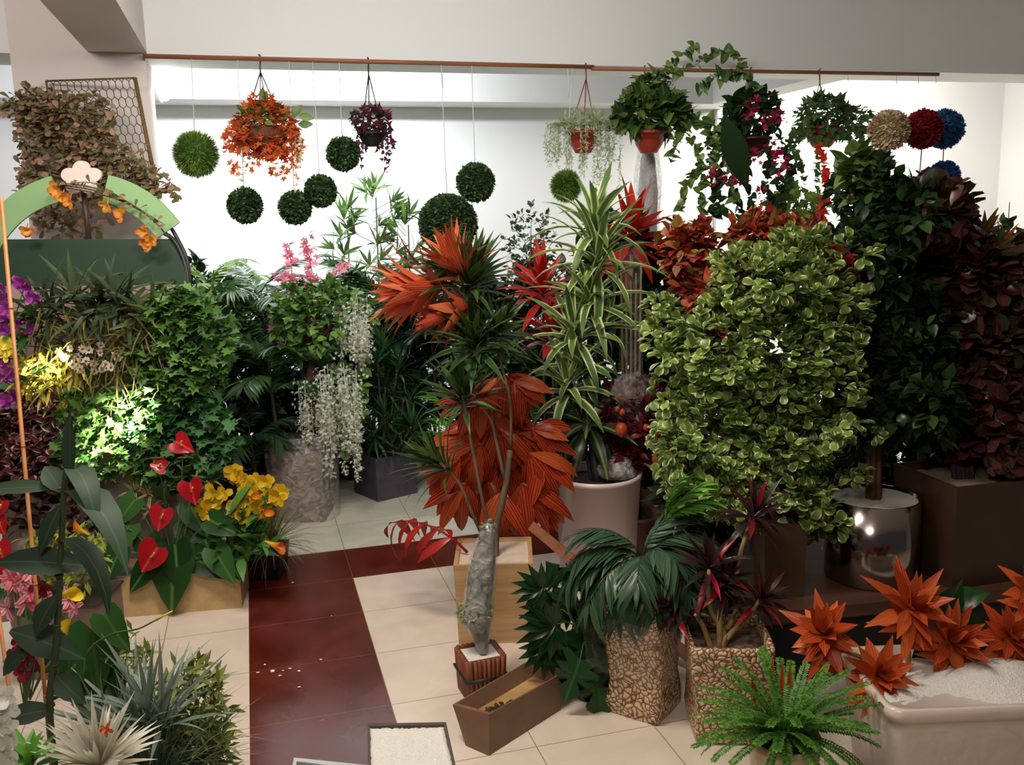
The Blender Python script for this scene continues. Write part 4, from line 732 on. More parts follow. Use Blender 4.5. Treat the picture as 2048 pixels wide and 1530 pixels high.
# ------------------------------------------------------------ brown trough
hT = .165; ft = GZ(978, 1512); lf = GZ(932, 1492); rt = GZ(1121, 1420); bk = lf+rt-ft
top = [GZ(x, y, hT) for x, y in ((978, 1429), (905, 1409), (1064, 1317), (1133, 1342))]; bot = [ft, lf, bk, rt]; cen = sum(top)/4
inn = [p+(cen-p)*.07 for p in top]; cb = sum(bot)/4; ib = [b_+(cb-b_)*.08+Z*.012 for b_ in bot]
mb = MB(); mb.add(bot+top+inn+ib, [(3, 2, 1, 0)]+[(i, (i+1) % 4, 4+(i+1) % 4, 4+i) for i in range(4)]+[(4+i, 4+(i+1) % 4, 8+(i+1) % 4, 8+i) for i in range(4)]+[(8+i, 8+(i+1) % 4, 12+(i+1) % 4, 12+i) for i in range(4)]+[(12, 13, 14, 15)])
r = thing('planter_trough', 'empty brown rectangular planter trough lying diagonally on the floor', 'planter', cb); mb.build('trough_body', flat('brown_metal', (122, 92, 70), .45, noise=.15, nscale=8), r, smooth=False)
mb = MB(); q = [ib[k]+(inn[k]-ib[k])*.6 for k in range(4)]; mb.add(q, [(0, 1, 2, 3)]); mb.build('foam_lining', flat('yellow_foam', (176, 140, 84), .8, c2=(150, 112, 66), nscale=9), r, smooth=False)
mb = MB(); g = RG(123); m_ = sum(q)/4; leaves(mb, [m_+(q[1]-m_)*g.uniform(0, .45)+(q[0]-m_)*g.uniform(0, .35)+Z*.006 for _ in range(46)], g.normal(size=(46, 3))*[1, 1, .1], Z, .03, .008, 'ovate', .1, .1, g); mb.build('leaf_debris', leafmat('dry_debris', [(52, 44, 24), (74, 62, 34)]), r, kind='stuff')

# ------------------------------------------------------------ trays at the bottom edge
def tray(name, label, pts, zt, rim, fillz, mb_mat, fill_mat, hbot, s, lab2='gravel'):
    tp_ = [GZ(x, y, zt) for x, y in pts]; cen = sum(tp_)/4; inn = [p+nrm(cen-p)*rim*1.4 for p in tp_]; bt_ = [cen+(p-cen)*.9 for p in tp_]; bt_ = [np.array([p[0], p[1], hbot]) for p in bt_]; lo = [p-Z*fillz for p in inn]
    c0 = cen.copy(); c0[2] = hbot; r = thing(name, label, 'planter', c0); mb = MB()
    mb.add(bt_+tp_+inn+lo, [(3, 2, 1, 0)]+[(i, (i+1) % 4, 4+(i+1) % 4, 4+i) for i in range(4)]+[(4+i, 4+(i+1) % 4, 8+(i+1) % 4, 8+i) for i in range(4)]+[(8+i, 8+(i+1) % 4, 12+(i+1) % 4, 12+i) for i in range(4)]+[(12, 13, 14, 15)])
    mb.build('box_body', mb_mat, r, smooth=False)
    if fill_mat:
        g = RG(s); N_ = 30; v = []; A_, B_, C_, D_ = lo
        for j in range(N_+1):
            for i in range(N_+1):
                u, w_ = i/N_, j/N_; e = 0 if (i in (0, N_) or j in (0, N_)) else 1; v.append((A_*(1-u)+B_*u)*(1-w_)+(D_*(1-u)+C_*u)*w_+Z*(fillz*.8*e+g.uniform(-.004, .004)))
        mb = MB(); mb.add(v, [(j*(N_+1)+i, j*(N_+1)+i+1, (j+1)*(N_+1)+i+1, (j+1)*(N_+1)+i) for j in range(N_) for i in range(N_)]); mb.build('gravel', fill_mat, r)
    return r
tray('gravel_planter', 'dark-rimmed square planter filled with white gravel at the bottom edge', [(735, 1447), (892, 1444), (938, 1650), (738, 1655)], .36, .014, .012, flat('dark_grey_frame', (74, 64, 58), .5), WGRAV, 0, 125)
tray('pale_planter', 'pale grey planter whose corner just shows at the bottom edge, left of the white gravel', [(588, 1515), (732, 1530), (740, 1700), (552, 1690)], .33, .02, .06, flat('pale_grey_pot', (186, 188, 190), .4), flat('wet_soil', (130, 140, 140), .8, bump=.5), 0, 126)

# ------------------------------------------------------------ monstera
c = GZ(1180, 1392); D = DG(1180, 1400); c[2] = 0; r = thing('potted_monstera', 'dark split-leaf monstera in a black pot beside the tall stone planter', 'potted plant', c); g = RG(127)
roundpot(r, c, S(28, D), S(42, D), S(80, D), BLACKP, SOIL); MO = leafmat('monstera_leaf', [(20, 48, 24), (32, 66, 34), (48, 88, 46)], rough=.22, mid=(60, 96, 54), mw=.08); mb = MB(); mt_ = MB()
for x, y, dx, dy, L, tp_ in ((1085, 1175, -.7, .3, 65, 'maple'), (1120, 1165, -.2, .5, 60, 'cut'), (1165, 1180, .3, .2, 80, 'maple'), (1140, 1200, -.4, -.3, 70, 'maple'), (1110, 1250, -.8, -.2, 85, 'maple'), (1130, 1270, -.3, -.9, 95, 'maple'), (1150, 1240, .4, .2, 90, 'maple'), (1160, 1290, .6, .1, 80, 'cut'), (1185, 1270, .3, -1, 130, 'cut'), (1190, 1330, .1, -.8, 100, 'cut'), (1160, 1320, -.4, -.9, 80, 'cut'), (1100, 1215, -.9, -.5, 70, 'maple'), (1200, 1230, .5, .2, 70, 'cut'), (1150, 1150, .5, .4, 55, 'cut'), (1095, 1290, -.5, -.8, 70, 'maple'), (1215, 1300, .4, -1, 100, 'cut')):
    p = P(x, y, D-.05+g.uniform(-.12, .1)); tube(mt_, [c+Z*S(75, D), (c+p)/2+Z*.18, p], .004, .003, 5, 3); 
    if tp_ == 'cut': leaves(mb, [p], [gd(dx, dy, -.4)], [gd(0, .5, -1)], S(L*1.15, D), S(L*.56, D), tp_, .5, .2, g)
    else:
        th = math.atan2(dy, dx)+np.linspace(-1.9, 1.9, 11); leaves(mb, [p]*11, [gd(math.cos(t), math.sin(t), -.45) for t in th], [gd(0, .5, -1)]*11, S(L, D)*(.62+.38*np.cos(np.linspace(-1.5, 1.5, 11))), S(L*.13, D), 'lance', .6, .15, g, rnd=g.random())
mb.build('leaves', MO, r); mt_.build('stems', STEM, r)

# ------------------------------------------------------------ stone planters
def stone_mat(name, s=26, dark=1.):
    m, nt, b = newmat(name); N = nt.nodes; Lk = nt.links; tc = N.new('ShaderNodeTexCoord'); vo = N.new('ShaderNodeTexVoronoi'); vo.feature = 'DISTANCE_TO_EDGE'; vo.inputs['Scale'].default_value = s
    nz = N.new('ShaderNodeTexNoise'); nz.inputs['Scale'].default_value = 14; mx = N.new('ShaderNodeMix'); mx.data_type = 'VECTOR'; mx.inputs[0].default_value = .06; Lk.new(tc.outputs['Object'], mx.inputs[4]); Lk.new(nz.outputs['Color'], mx.inputs[5]); Lk.new(mx.outputs[1], vo.inputs[0]); Lk.new(tc.outputs['Object'], nz.inputs[0])
    r = N.new('ShaderNodeValToRGB'); e = r.color_ramp.elements; e[0].position = .02; e[0].color = lin((92, 62, 40)); e[1].position = .16; e[1].color = lin((222, 192, 152)); x = e.new(.1); x.color = lin((160, 120, 84)); Lk.new(vo.outputs[0], r.inputs[0]); Lk.new(r.outputs[0], b.inputs['Base Color'])
    bp = N.new('ShaderNodeBump'); bp.inputs['Distance'].default_value = .01; Lk.new(vo.outputs[0], bp.inputs['Height']); Lk.new(bp.outputs[0], b.inputs['Normal']); b.inputs['Roughness'].default_value = .5; b.inputs['Coat Weight'].default_value = .5; b.inputs['Coat Roughness'].default_value = .15; return m
STN = stone_mat('stone_mosaic', 44)
def wavypot(r, c, hw, h, yaw, prof, wob, fillm):
    mb = MB(); n = 40; v = []; pf = prof+[(.9*prof[-1][0], 1.0), (.88*prof[-1][0], .86)]
    for k, t in pf:
        for j in range(n):
            a = 2*PI*j/n+PI/4; ca, sa = math.cos(a), math.sin(a); q = max(abs(ca), abs(sa))**.92; x, y = ca/q*hw*k, sa/q*hw*k; ya = yaw+wob(t); v.append(c+np.array([x*math.cos(ya)-y*math.sin(ya), x*math.sin(ya)+y*math.cos(ya), t*h]))
    m = len(pf); mb.add(v, [(i*n+j, i*n+(j+1) % n, (i+1)*n+(j+1) % n, (i+1)*n+j) for i in range(m-1) for j in range(n)]+[tuple(range(n))[::-1]]); mb.build('stone_pot', STN, r)
    mb = MB(); lathe(mb, c+Z*h*.86, [(hw*.86*prof[-1][0], 0), (hw*.86*prof[-1][0], .01)], 4, yaw=yaw+wob(.86)); mb.build('filler', fillm, r, smooth=False)
D = DG(1290, 1425); c = GZ(1288, 1412); c[2] = 0; r = thing('potted_palm', 'dark fishtail palm in the tall wavy stone-mosaic planter', 'potted plant', c); hz = S(242, D)
wavypot(r, c, S(66, D), hz, -YAW-.6, [(.86, 0), (.88, .03), (.9, .12), (.82, .3), (.86, .5), (.95, .72), (1., .9), (1.02, 1)], lambda t: .1*math.sin(t*5), SOIL); g = RG(128)
mb = MB(); lathe(mb, c, [(S(84, D), hz*.4), (S(86, D), hz*.55), (S(90, D), hz*.75), (S(92, D), hz*.9)], 4, yaw=-YAW-.6, cap=False); mb.build('plastic_wrap', plastic('thin_film', f=.08), r)
PD = leafmat('fishtail_palm', [(34, 56, 40), (52, 80, 56), (72, 100, 70)], rough=.3); q = P(1285, 1120, D); mb = MB()
for dx, dy, dz, L in ((-1, .9, -.2, 150), (-1, .4, -.3, 180), (-.8, .1, -.6, 170), (-.5, -.1, -.9, 150), (.1, .1, -1, 140), (.5, .3, -.8, 160), (1, .5, -.2, 150), (.7, 1, 0, 150), (.2, 1.2, .1, 150), (-.5, 1.1, 0, 150), (.9, .2, -.5, 140), (-.9, .6, .4, 150), (.9, .7, .5, 130), (-.2, .6, -.9, 140), (.3, .8, -.6, 130)):
    frond(mb, q, gd(dx, dy+.3, dz), S(L, D), S(85, D), .013, 15, 1.5, g, ang=.75, spine=.005, droop=.5, lb=.5)
mb.build('fronds', PD, r); mb = MB(); tube(mb, [c+Z*hz*.8, q], .03, .02, 8, 1); mb.build('stem', BARKD, r)
mb = MB(); q2 = P(1330, 1040, D); 
for dx, dy in ((.5, 1), (.9, .8), (.1, 1)): frond(mb, q2, gd(dx, dy, -.1), S(95, D), S(60, D), .014, 9, .5, g, ang=.8)
mb.build('young_frond', GLO, r, label='bright lime young fronds')
D = DG(1450, 1480); c = GZ(1450, 1452); c[2] = 0; r = thing('potted_cordyline', 'dark red cordyline with bare tan branches in the shorter stone-mosaic planter', 'potted plant', c); hz = S(208, D); g = RG(129)
wavypot(r, c, S(80, D), hz, -YAW-.05, [(.84, 0), (.9, .03), (.93, .12), (.88, .35), (.93, .6), (1, .8), (1.02, .94), (1.02, 1)], lambda t: .04*math.sin(t*6), flat('bark_filler', (140, 116, 96), .7, c2=(70, 54, 44), nscale=30, bump=.6))
TAN = flat('tan_branch', (150, 118, 74), .6, noise=.25, nscale=20); mb = MB(); b0 = P(1440, 1300, D)
for pts in ([b0-Z*.04, P(1448, 1270, D), P(1420, 1215, D), P(1418, 1140, D-.05)], [b0-Z*.04, P(1450, 1270, D), P(1470, 1220, D+.05), P(1478, 1120, D+.05), P(1505, 1030, D+.1)], [b0-Z*.03, P(1455, 1275, D), P(1490, 1240, D), P(1520, 1200, D)], [b0-Z*.05, P(1420, 1290, D), P(1405, 1250, D), P(1380, 1215, D)], [b0, P(1440, 1220, D), P(1450, 1160, D+.1)]): tube(mb, pts, .016, .008, 8, 4)
mb.build('branches', TAN, r); CO = leafmat('cordyline_leaf', [(38, 22, 26), (50, 30, 32), (44, 42, 34), (60, 24, 34), (56, 34, 36), (190, 30, 52)], rough=.3, edge=(74, 34, 42), ew=.7)
for x, y, dx, dy, L in ((1418, 1130, -.1, 1, 95), (1510, 1025, .2, 1, 90), (1525, 1195, .3, 1, 75), (1345, 1215, -.5, .6, 70), (1450, 1160, .2, 1, 75)):
    mb = MB(); rosette(mb, P(x, y, D), gd(dx, dy, -.5), 26, S(L, D), .014, 'lance', g, .2, 1.6, .2, 1.2, stem=.06); mb.build('leaf_head', CO, r)

# ------------------------------------------------------------ boston fern
FE = leafmat('fern_leaf', [(46, 92, 34), (74, 128, 46), (104, 156, 62)], tip=(130, 176, 84), ts=.6, trans=.3)
D = 3.35; q = P(1570, 1440, D); c = np.array([q[0], q[1], 0.]); r = thing('boston_fern', 'bright green fern spreading over a glossy round pot at the bottom edge', 'fern', c); g = RG(130)
roundpot(r, c, .1, S(72, D), P(1570, 1475, D)[2], flat('cream_glaze', (186, 164, 130), .15, c2=(120, 84, 60), nscale=7, coat=.7), SOIL, fill=.02); mb = MB()
q = P(1570, 1470, D)
for i in range(66):
    a = i*2.39996; t = .12+1.25*((i+.5)/66)**.8; d = Z*math.cos(t)+(R0*math.cos(a)+FH*math.sin(a)*.9)*math.sin(t); L = S(g.uniform(140, 200), D)
    frond(mb, q+R0*math.cos(a)*.02, d, L, .022, .0055, 30, g.uniform(.5, 1.3), g, ang=1.45, tpl='tiny', stalk=.12, spine=.0018, droop=.1, lb=.1)
mb.build('fronds', FE, r)
mb = MB(); rr_ = leafmat('red_bud', [(190, 50, 26), (210, 80, 36)])
for x, y in ((1545, 1340), (1562, 1345), (1575, 1350), (1510, 1350)): leaves(mb, [P(x, y+60, D+.1)], [gd(.02*(x-1550)/10, 1, 0)], [-FH], .17, .009, 'lance', .1, .3, g)
mb.build('red_spikes', rr_, r)

# ------------------------------------------------------------ white planter with orange rosettes
zt = .46; fl = GZ(1782, 1425, zt); fr_ = GZ(2330, 1402, zt); ax = nrm(fr_-fl); ay = np.cross(Z, ax); Ln = np.linalg.norm(fr_-fl); dp = .5
WP = flat('white_planter', (216, 200, 184), .3, coat=.4, noise=.06, nscale=5); mid = (fl+fr_)/2+ay*dp/2; mid[2] = 0
r = thing('rosette_planter', 'large white rectangular planter with orange rosette plants at the right edge', 'planter', mid); yw = math.atan2(ax[1], ax[0]); g = RG(131)
def rbox(mb, c, hx, hy, lv, yaw, rc=.06, n=6):
    v = []; m = 0
    for k, z in lv:
        ring = []
        for qx, qy, a0 in ((1, 1, 0), (-1, 1, PI/2), (-1, -1, PI), (1, -1, 3*PI/2)):
            for j in range(n): a = a0+PI/2*j/(n-1); x = qx*(hx*k[0]-rc)+rc*math.cos(a); y = qy*(hy*k[1]-rc)+rc*math.sin(a); ring.append(c+np.array([x*math.cos(yaw)-y*math.sin(yaw), x*math.sin(yaw)+y*math.cos(yaw), z]))
        v += ring; m += 1
    nn_ = 4*n; mb.add(v, [(i*nn_+j, i*nn_+(j+1) % nn_, (i+1)*nn_+(j+1) % nn_, (i+1)*nn_+j) for i in range(m-1) for j in range(nn_)]+[tuple(range(nn_))[::-1], tuple((m-1)*nn_+j for j in range(nn_))])
mb = MB(); hx, hy = Ln/2, dp/2; rbox(mb, mid, hx, hy, [((.9, .8), 0), ((.94, .88), .2), ((.97, .95), .37), ((.97, .95), zt-.05), ((1.0, 1.0), zt-.045), ((1, 1), zt), ((.955, .9), zt), ((.95, .89), zt-.03)], yw); mb.build('planter_body', WP, r)
mb = MB(); N_ = 40; v = []
for j in range(N_+1):
    for i in range(N_+1): u, w_ = i/N_*2-1, j/N_*2-1; v.append(mid+ax*u*hx*.94+ay*w_*hy*.86+Z*(zt-.035+.05*(1-w_*w_)*(1-u**4)*(.5+.5*math.sin(5*u+1)+.4*math.cos(3*w_))+g.uniform(-.004, .004)))
mb.add(v, [(j*(N_+1)+i, j*(N_+1)+i+1, (j+1)*(N_+1)+i+1, (j+1)*(N_+1)+i) for j in range(N_) for i in range(N_)]); mb.build('gravel', WGRAV, r)
RO = leafmat('orange_rosette', [(150, 36, 24), (186, 66, 32), (204, 98, 46), (166, 48, 28)], trans=.2, streak=(226, 120, 50)); Dp = (mid-CAM)@Fc; mt_ = MB()
for x, y, dx, dy, L, bx, by in ((1648, 1265, -.3, .8, 88, 1840, 1385), (1757, 1352, .0, .5, 84, 1840, 1390), (1820, 1215, .1, .9, 100, 1815, 1385), (1900, 1280, .1, .5, 92, 1870, 1385), (2020, 1275, .1, .7, 80, 2030, 1370), (2062, 1180, .1, .8, 70, 2070, 1370)):
    d = Dp-.1 if y > 1300 else Dp; p = P(x, y, d); m = MB(); rosette(m, p, gd(dx, dy, -.8), 24, S(L, d), .027, 'lance', g, .25, 1.55, -.1, .6, stem=.03); rosette(m, p-gd(dx*.3, 1, 0)*S(38, d), gd(dx, dy-.1, -.8), 12, S(L*.75, d), .018, 'lance', g, 1.0, 2.0, -.1, .6); m.build('orange_rosette', RO, r)
    b_ = P(bx, by, d)-Z*.03; tube(mt_, [b_, b_+Z*.05+(p-b_)*.2, p-gd(0, 1, 0)*.04, p], .011, .007, 7, 4)
mt_.build('branches', TAN, r); mb = MB()
for x, y, dx, dy, L in ((1890, 1215, .3, .8, 70), (1915, 1200, .6, .3, 65), (1930, 1250, .6, -.2, 70), (1860, 1290, -.5, -.3, 60), (1960, 1310, .4, .3, 60), (1990, 1340, .4, -.3, 60), (1870, 1240, -.4, .6, 60)): leaves(mb, [P(x, y, Dp+.12)], [gd(dx, dy, -.3)], [gd(0, .6, -1)], S(L, Dp), S(L*.4, Dp), 'heart', .5, .2, g)
mb.build('green_leaves', MO, r); mb = MB(); lathe(mb, mid+Z*0, [(1, .02), (1.02, .2), (1, zt-.06)], 4, sx=hx*1.02, sy=hy*1.04, yaw=yw, cap=False); mb.build('plastic_wrap', plastic('faint_film', f=.1), r)

# ------------------------------------------------------------ variegated dracaena in white pot
VA = leafmat('variegated_strap', [(66, 96, 48), (92, 120, 60), (112, 138, 70)], edge=(216, 224, 160), ew=.5, trans=.25); c = GZ(1196, 1140); D = DG(1196, 1150); c[2] = 0
r = thing('variegated_dracaena', 'tall cream-striped dracaena with arching leaf heads in a round white pot', 'potted plant', c); g = RG(132); hz = S(205, D)
roundpot(r, c, S(76, D), S(86, D), hz, flat('white_pot', (226, 204, 200), .35, coat=.3), SOIL, rim=.006, fill=.05); mb = MB(); b0 = c+Z*(hz-.08)
tube(mb, [b0, P(1182, 850, D), P(1178, 750, D), P(1185, 600, D), P(1190, 500, D)], .03, .015, 9, 5); tube(mb, [b0+R0*.03, P(1200, 850, D+.1), P(1195, 700, D+.1)], .02, .014, 8, 4); tube(mb, [P(1180, 880, D), P(1150, 800, D), P(1135, 740, D-.1)], .012, .009, 7, 4); tube(mb, [P(1178, 800, D), P(1165, 720, D-.05), P(1150, 640, D-.1)], .012, .009, 7, 4)
tube(mb, [b0-R0*.03, P(1165, 880, D), P(1120, 760, D), P(1010, 660, D+.1)], .012, .008, 6, 4); mb.build('trunk', flat('black_trunk', (44, 36, 32), .5, noise=.3, nscale=20, bump=.5), r)
for x, y, n, L, dx, dy, t1 in ((1190, 425, 26, 125, .1, 1, 1.35), (1195, 490, 30, 135, .1, 1, 1.6), (1180, 570, 26, 130, -.1, .9, 1.7), (1150, 640, 26, 115, -.2, .9, 1.5), (1135, 745, 22, 105, -.1, .9, 1.5), (1210, 620, 14, 90, .6, .8, 1.3), (1160, 700, 14, 100, -.3, .8, 1.5)):
    mb = MB(); rosette(mb, P(x, y+25, D-.05), gd(dx, dy, -.25), n, S(L*1.1, D), .029, 'strap', g, .12, t1, .4, 1.7, stem=.1); mb.build('leaf_head', VA, r)
DC2 = leafmat('dark_striped_leaf', [(38, 44, 34), (56, 62, 46), (70, 66, 58)], mid=(120, 140, 70), mw=.3, rough=.3); mb = MB(); rosette(mb, P(1175, 850, D-.05), gd(0, 1, -.6), 20, S(135, D), .034, 'lance', g, .7, 1.8, .8, 1.9); mb.build('lower_leaves', DC2, r, label='dark drooping lower leaves with a pale centre stripe')
mb = MB(); lathe(mb, c+R0*.12+Z*(hz-.02), [(.12, 0), (.13, .05), (.1, .1), (.03, .12)], 12, wob=lambda t: t*2); mb.build('plastic_wrap', plastic('crumpled_film', f=.5), r)
# leaning wooden board and black pot beside
a = P(1062, 1052, 4.9); b = P(1168, 1140, 4.75); b = np.array([b[0], b[1], b[2]]); e = a+(b-a)*3.2; t_ = (0-a[2])/(b-a)[2]; e = a+(b-a)*t_
mb = MB(); d_ = nrm(e-a); s_ = nrm(np.cross(d_, FH)); q = [(a-s_*.025, a+s_*.025), (e-s_*.03, e+s_*.03)]; mb.add([q[0][0], q[0][1], q[1][1], q[1][0], q[0][0]+FH*.02, q[0][1]+FH*.02, q[1][1]+FH*.02, q[1][0]+FH*.02], [(0, 1, 2, 3), (7, 6, 5, 4), (0, 4, 5, 1), (1, 5, 6, 2), (2, 6, 7, 3), (3, 7, 4, 0)])
mb.build('leaning_board', WOOD, smooth=False, loc=e, label='thin brown wooden board leaning in front of the round white pot', cat='board')

# ------------------------------------------------------------ red bromeliad-like heads
RB = leafmat('scarlet_strap', [(150, 20, 24), (182, 32, 28), (206, 52, 34)], trans=.25, rough=.3); RBD = leafmat('crimson_strap', [(120, 16, 30), (150, 24, 40), (170, 40, 50)], trans=.25, rough=.3)
for lab, x, y, D, n, L, W, dx, dy, m_, s in (('scarlet strap-leaf plant in the middle, left of the cream-striped dracaena', 1085, 575, 7.0, 34, 110, .035, .0, 1, RB, 133), ('crimson strap-leaf plant just below the scarlet one', 1105, 660, 6.8, 24, 80, .04, .1, 1, RBD, 134), ('tall scarlet lily-like head standing by the wrapped grey roll', 1262, 465, 6.6, 30, 125, .042, .1, 1, RB, 135)):
    q = P(x, y, D); c = np.array([q[0], q[1], 0.]); r = thing('red_bromeliad', lab, 'bromeliad', c); g = RG(s); roundpot(r, c, .1, .14, .28, BLACKP, SOIL); mb = MB(); tube(mb, [c+Z*.24, q], .012, .009, 7, 1); mb.build('stem', BARKD, r)
    mb = MB(); rosette(mb, q, gd(dx, dy, -.3), n, S(L, D), W, 'lance', g, .15, 2.0 if s == 135 else 1.6, .1, .9, stem=.12); mb.build('leaf_head', m_, r)
# small-leaf tree against the wall
bush('thin airy small-leaved tree against the wall, left of the cream-striped dracaena', 1062, 500, 62, 95, 7.6, 420, .05, .018, 'ovate', leafmat('airy_leaf', [(50, 66, 48), (74, 92, 64), (104, 118, 90)]), 136, shell=.2, clus=3, cat='tree', name='small_leaf_tree', tr=.008)
# wrapped roll and canes
a = P(1296, 285, 7.7); c = np.array([a[0], a[1], 0]); r = thing('wrapped_roll', 'tall grey plastic-wrapped roll standing behind the scarlet lily-like head', 'roll', c); g = RG(137); mb = MB()
lathe(mb, c, [(.085, 0), (.09, a[2]*.5), (.08, a[2]*.7), (.085, a[2]*.85), (.06, a[2]*.95), (.03, a[2])], 18, wob=lambda t: .5*math.sin(11*t)); mb.build('roll_core', flat('grey_sheet', (150, 150, 152), .5, bump=.6, nscale=9), r); mb = MB(); lathe(mb, c, [(.11, 0), (.12, a[2]*.4), (.1, a[2]*.6), (.12, a[2]*.9), (.08, a[2]*1.0)], 16, wob=lambda t: .6*math.sin(9*t), cap=False); mb.build('plastic_wrap', GLASS, r)
D = 6.0; c = P(1262, 900, D); c[2] = 0; r = thing('cane_bundle', 'bundle of tan canes in clear plastic sleeve right of the cream-striped dracaena', 'canes', c)
CN = flat('tan_cane', (176, 140, 96), .5, noise=.2, nscale=10)
for k in range(5): mb = MB(); o_ = R0*(k-2)*.03+FH*.012*(k % 2); tp_ = P(1242+k*10, 495+(k*37 % 60), D); tube(mb, [c+o_*.7, tp_], .0075, .006, 6, 1); mb.build('cane', CN, r)
h_ = P(1262, 480, D)[2]; mb = MB(); lathe(mb, c, [(.09, 0), (.085, h_*.3), (.08, h_*.55), (.075, h_*.75), (.08, h_)], 14, wob=lambda t: .5*math.sin(13*t), cap=False); mb.build('plastic_sleeve', plastic('sleeve', f=.08), r)
D = 5.7; q = P(1275, 850, D); c = q.copy(); c[2] = 0; r = thing('dried_flower_bunch', 'dark red dried flower bunch with orange physalis lanterns under crumpled plastic', 'dried flowers', c); g = RG(138); roundpot(r, c, .12, .14, .35, flat('dark_red_pot', (60, 26, 22), .5), SOIL)
mb = MB(); cloud(mb, q, (S(70, D), .25, S(90, D)), 900, .08, .018, 'lance', g, shell=.2, clus=5, upb=.6); mb.build('foliage', leafmat('dried_red', [(70, 14, 22), (104, 20, 30), (50, 16, 20), (130, 30, 36)]), r); mb = MB(); tube(mb, [c+Z*.3, q], .03, .02, 8, 1); mb.build('stems', BARKD, r)
LN = leafmat('lantern', [(150, 56, 22), (176, 74, 28)], trans=.1)
for x, y, s_ in ((1243, 860, 12), (1245, 825, 6), (1292, 855, 6), (1300, 880, 10), (1235, 818, 5), (1318, 918, 14), (1308, 870, 9)): mb = MB(); sphere(mb, P(x, y, D-.3), S(s_, D), 10, 8, 1.2); mb.build('lantern', LN, r)
mb = MB(); lathe(mb, P(1265, 840, D-.1), [(.04, 0), (.12, .05), (.14, .17), (.1, .26), (.04, .3)], 16, wob=lambda t: 1.2*math.sin(7*t), cap=False); mb.build('plastic_wrap', plastic('light_crumple', f=.13), r)

# ------------------------------------------------------------ wooden platform on the right
zP = P(1700, 1197, 4.38)[2]; PA = GZ(1518, 1228, zP); PB_ = GZ(2150, 1165, zP); ax = nrm(PB_-PA); ay = np.cross(Z, ax); L_ = np.linalg.norm(PB_-PA); dpz = 2.0
r = thing('wooden_platform', 'low dark wooden platform carrying the chrome and brown planters', 'platform', ((PA+PB_)/2+ay*.5)*[1, 1, 0]); mid = (PA+PB_)/2; WD = flat('dark_wood', (84, 52, 34), .65, noise=.3, nscale=5, stretch=(.5, 5, 5))
mb = MB(); box(mb, mid+ay*dpz/2-Z*.03, L_, dpz, .06, ax, ay); mb.build('platform_top', WD, r, smooth=False); mb = MB(); box(mb, mid+ay*.035-Z*.045, L_, .03, .05, ax, ay); mb.build('edge_trim', flat('edge_wood', (92, 52, 32), .35), r, smooth=False)
for u_, w_ in ((.02, .1), (.98, .1), (.02, .95), (.98, .95), (.5, .1)): mb = MB(); p = PA+ax*L_*u_+ay*dpz*w_; box(mb, np.array([p[0], p[1], (zP-.06)/2]), .07, .07, zP-.06, ax, ay); mb.build('leg', WD, r, smooth=False)
mb = MB(); box(mb, (mid+ay*.06)*[1, 1, 0]+Z*(zP-.07)/2, L_*.98, .03, zP-.08, ax, ay); mb.build('under_shade_sheet', flat('under_shade_black', (24, 20, 20), .8), r, smooth=False)  # black sheet added so the space under the platform stays dark
# chrome pot tree
def onplat(px, py): return GZ(px, py, zP)
c = onplat(1740, 1150); D = (c-CAM)@Fc; r = thing('chrome_pot_tree', 'dark leafy tree with a bundled brown trunk in a polished chrome cylinder pot', 'potted tree', c); g = RG(140); hz = S(165, D); m, nt, b = newmat('chrome'); b.inputs['Base Color'].default_value = lin((170, 160, 155)); b.inputs['Metallic'].default_value = 1; b.inputs['Roughness'].default_value = .14
mb = MB(); R_ = S(88, D); lathe(mb, c, [(R_*.96, 0), (R_, .01), (R_, hz), (R_-.012, hz), (R_-.016, hz-.04)], 12 if False else 40); mb.build('chrome_pot', m, r); mb = MB(); lathe(mb, c+Z*(hz-.03), [(R_-.013, 0), (R_-.013, .015)], 14); mb.build('white_top', flat('white_disc', (206, 200, 190), .7), r, smooth=False)
mb = MB(); 
for k in range(7): o_ = np.array([math.cos(k), math.sin(k), 0])*.025; tube(mb, [c+Z*(hz-.04)+o_, P(1750, 800, D)+o_*1.5, P(1760+k*8-24, 600, D)+o_*3, P(1760+(k-3)*28, 470, D)], .016, .006, 6, 4)
mb.build('trunk', flat('brown_trunk', (104, 66, 40), .7, noise=.4, nscale=20, bump=.5, stretch=(1, 1, .2)), r)
DT = leafmat('dark_tree_leaf', [(22, 40, 24), (34, 56, 30), (48, 72, 38), (70, 100, 44)], rough=.3); mb = MB()
for x, y, a_, b_, n in ((1750, 540, 75, 110, 1000), (1790, 680, 95, 110, 1100), (1740, 800, 75, 90, 700), (1830, 800, 60, 90, 500), (1730, 370, 50, 60, 350), (1800, 430, 70, 60, 500)): cloud(mb, P(x, y, D+g.uniform(-.1, .1)), (S(a_, D), .3, S(b_, D)), n, .085, .024, 'ovate', g, shell=.3, clus=5)
mb.build('foliage', DT, r); mb = MB(); cloud(mb, P(1718, 350, D), (S(38, D), .12, S(55, D)), 90, .09, .042, 'heart', g, shell=.4); mb.build('broad_leaves', PO, r)
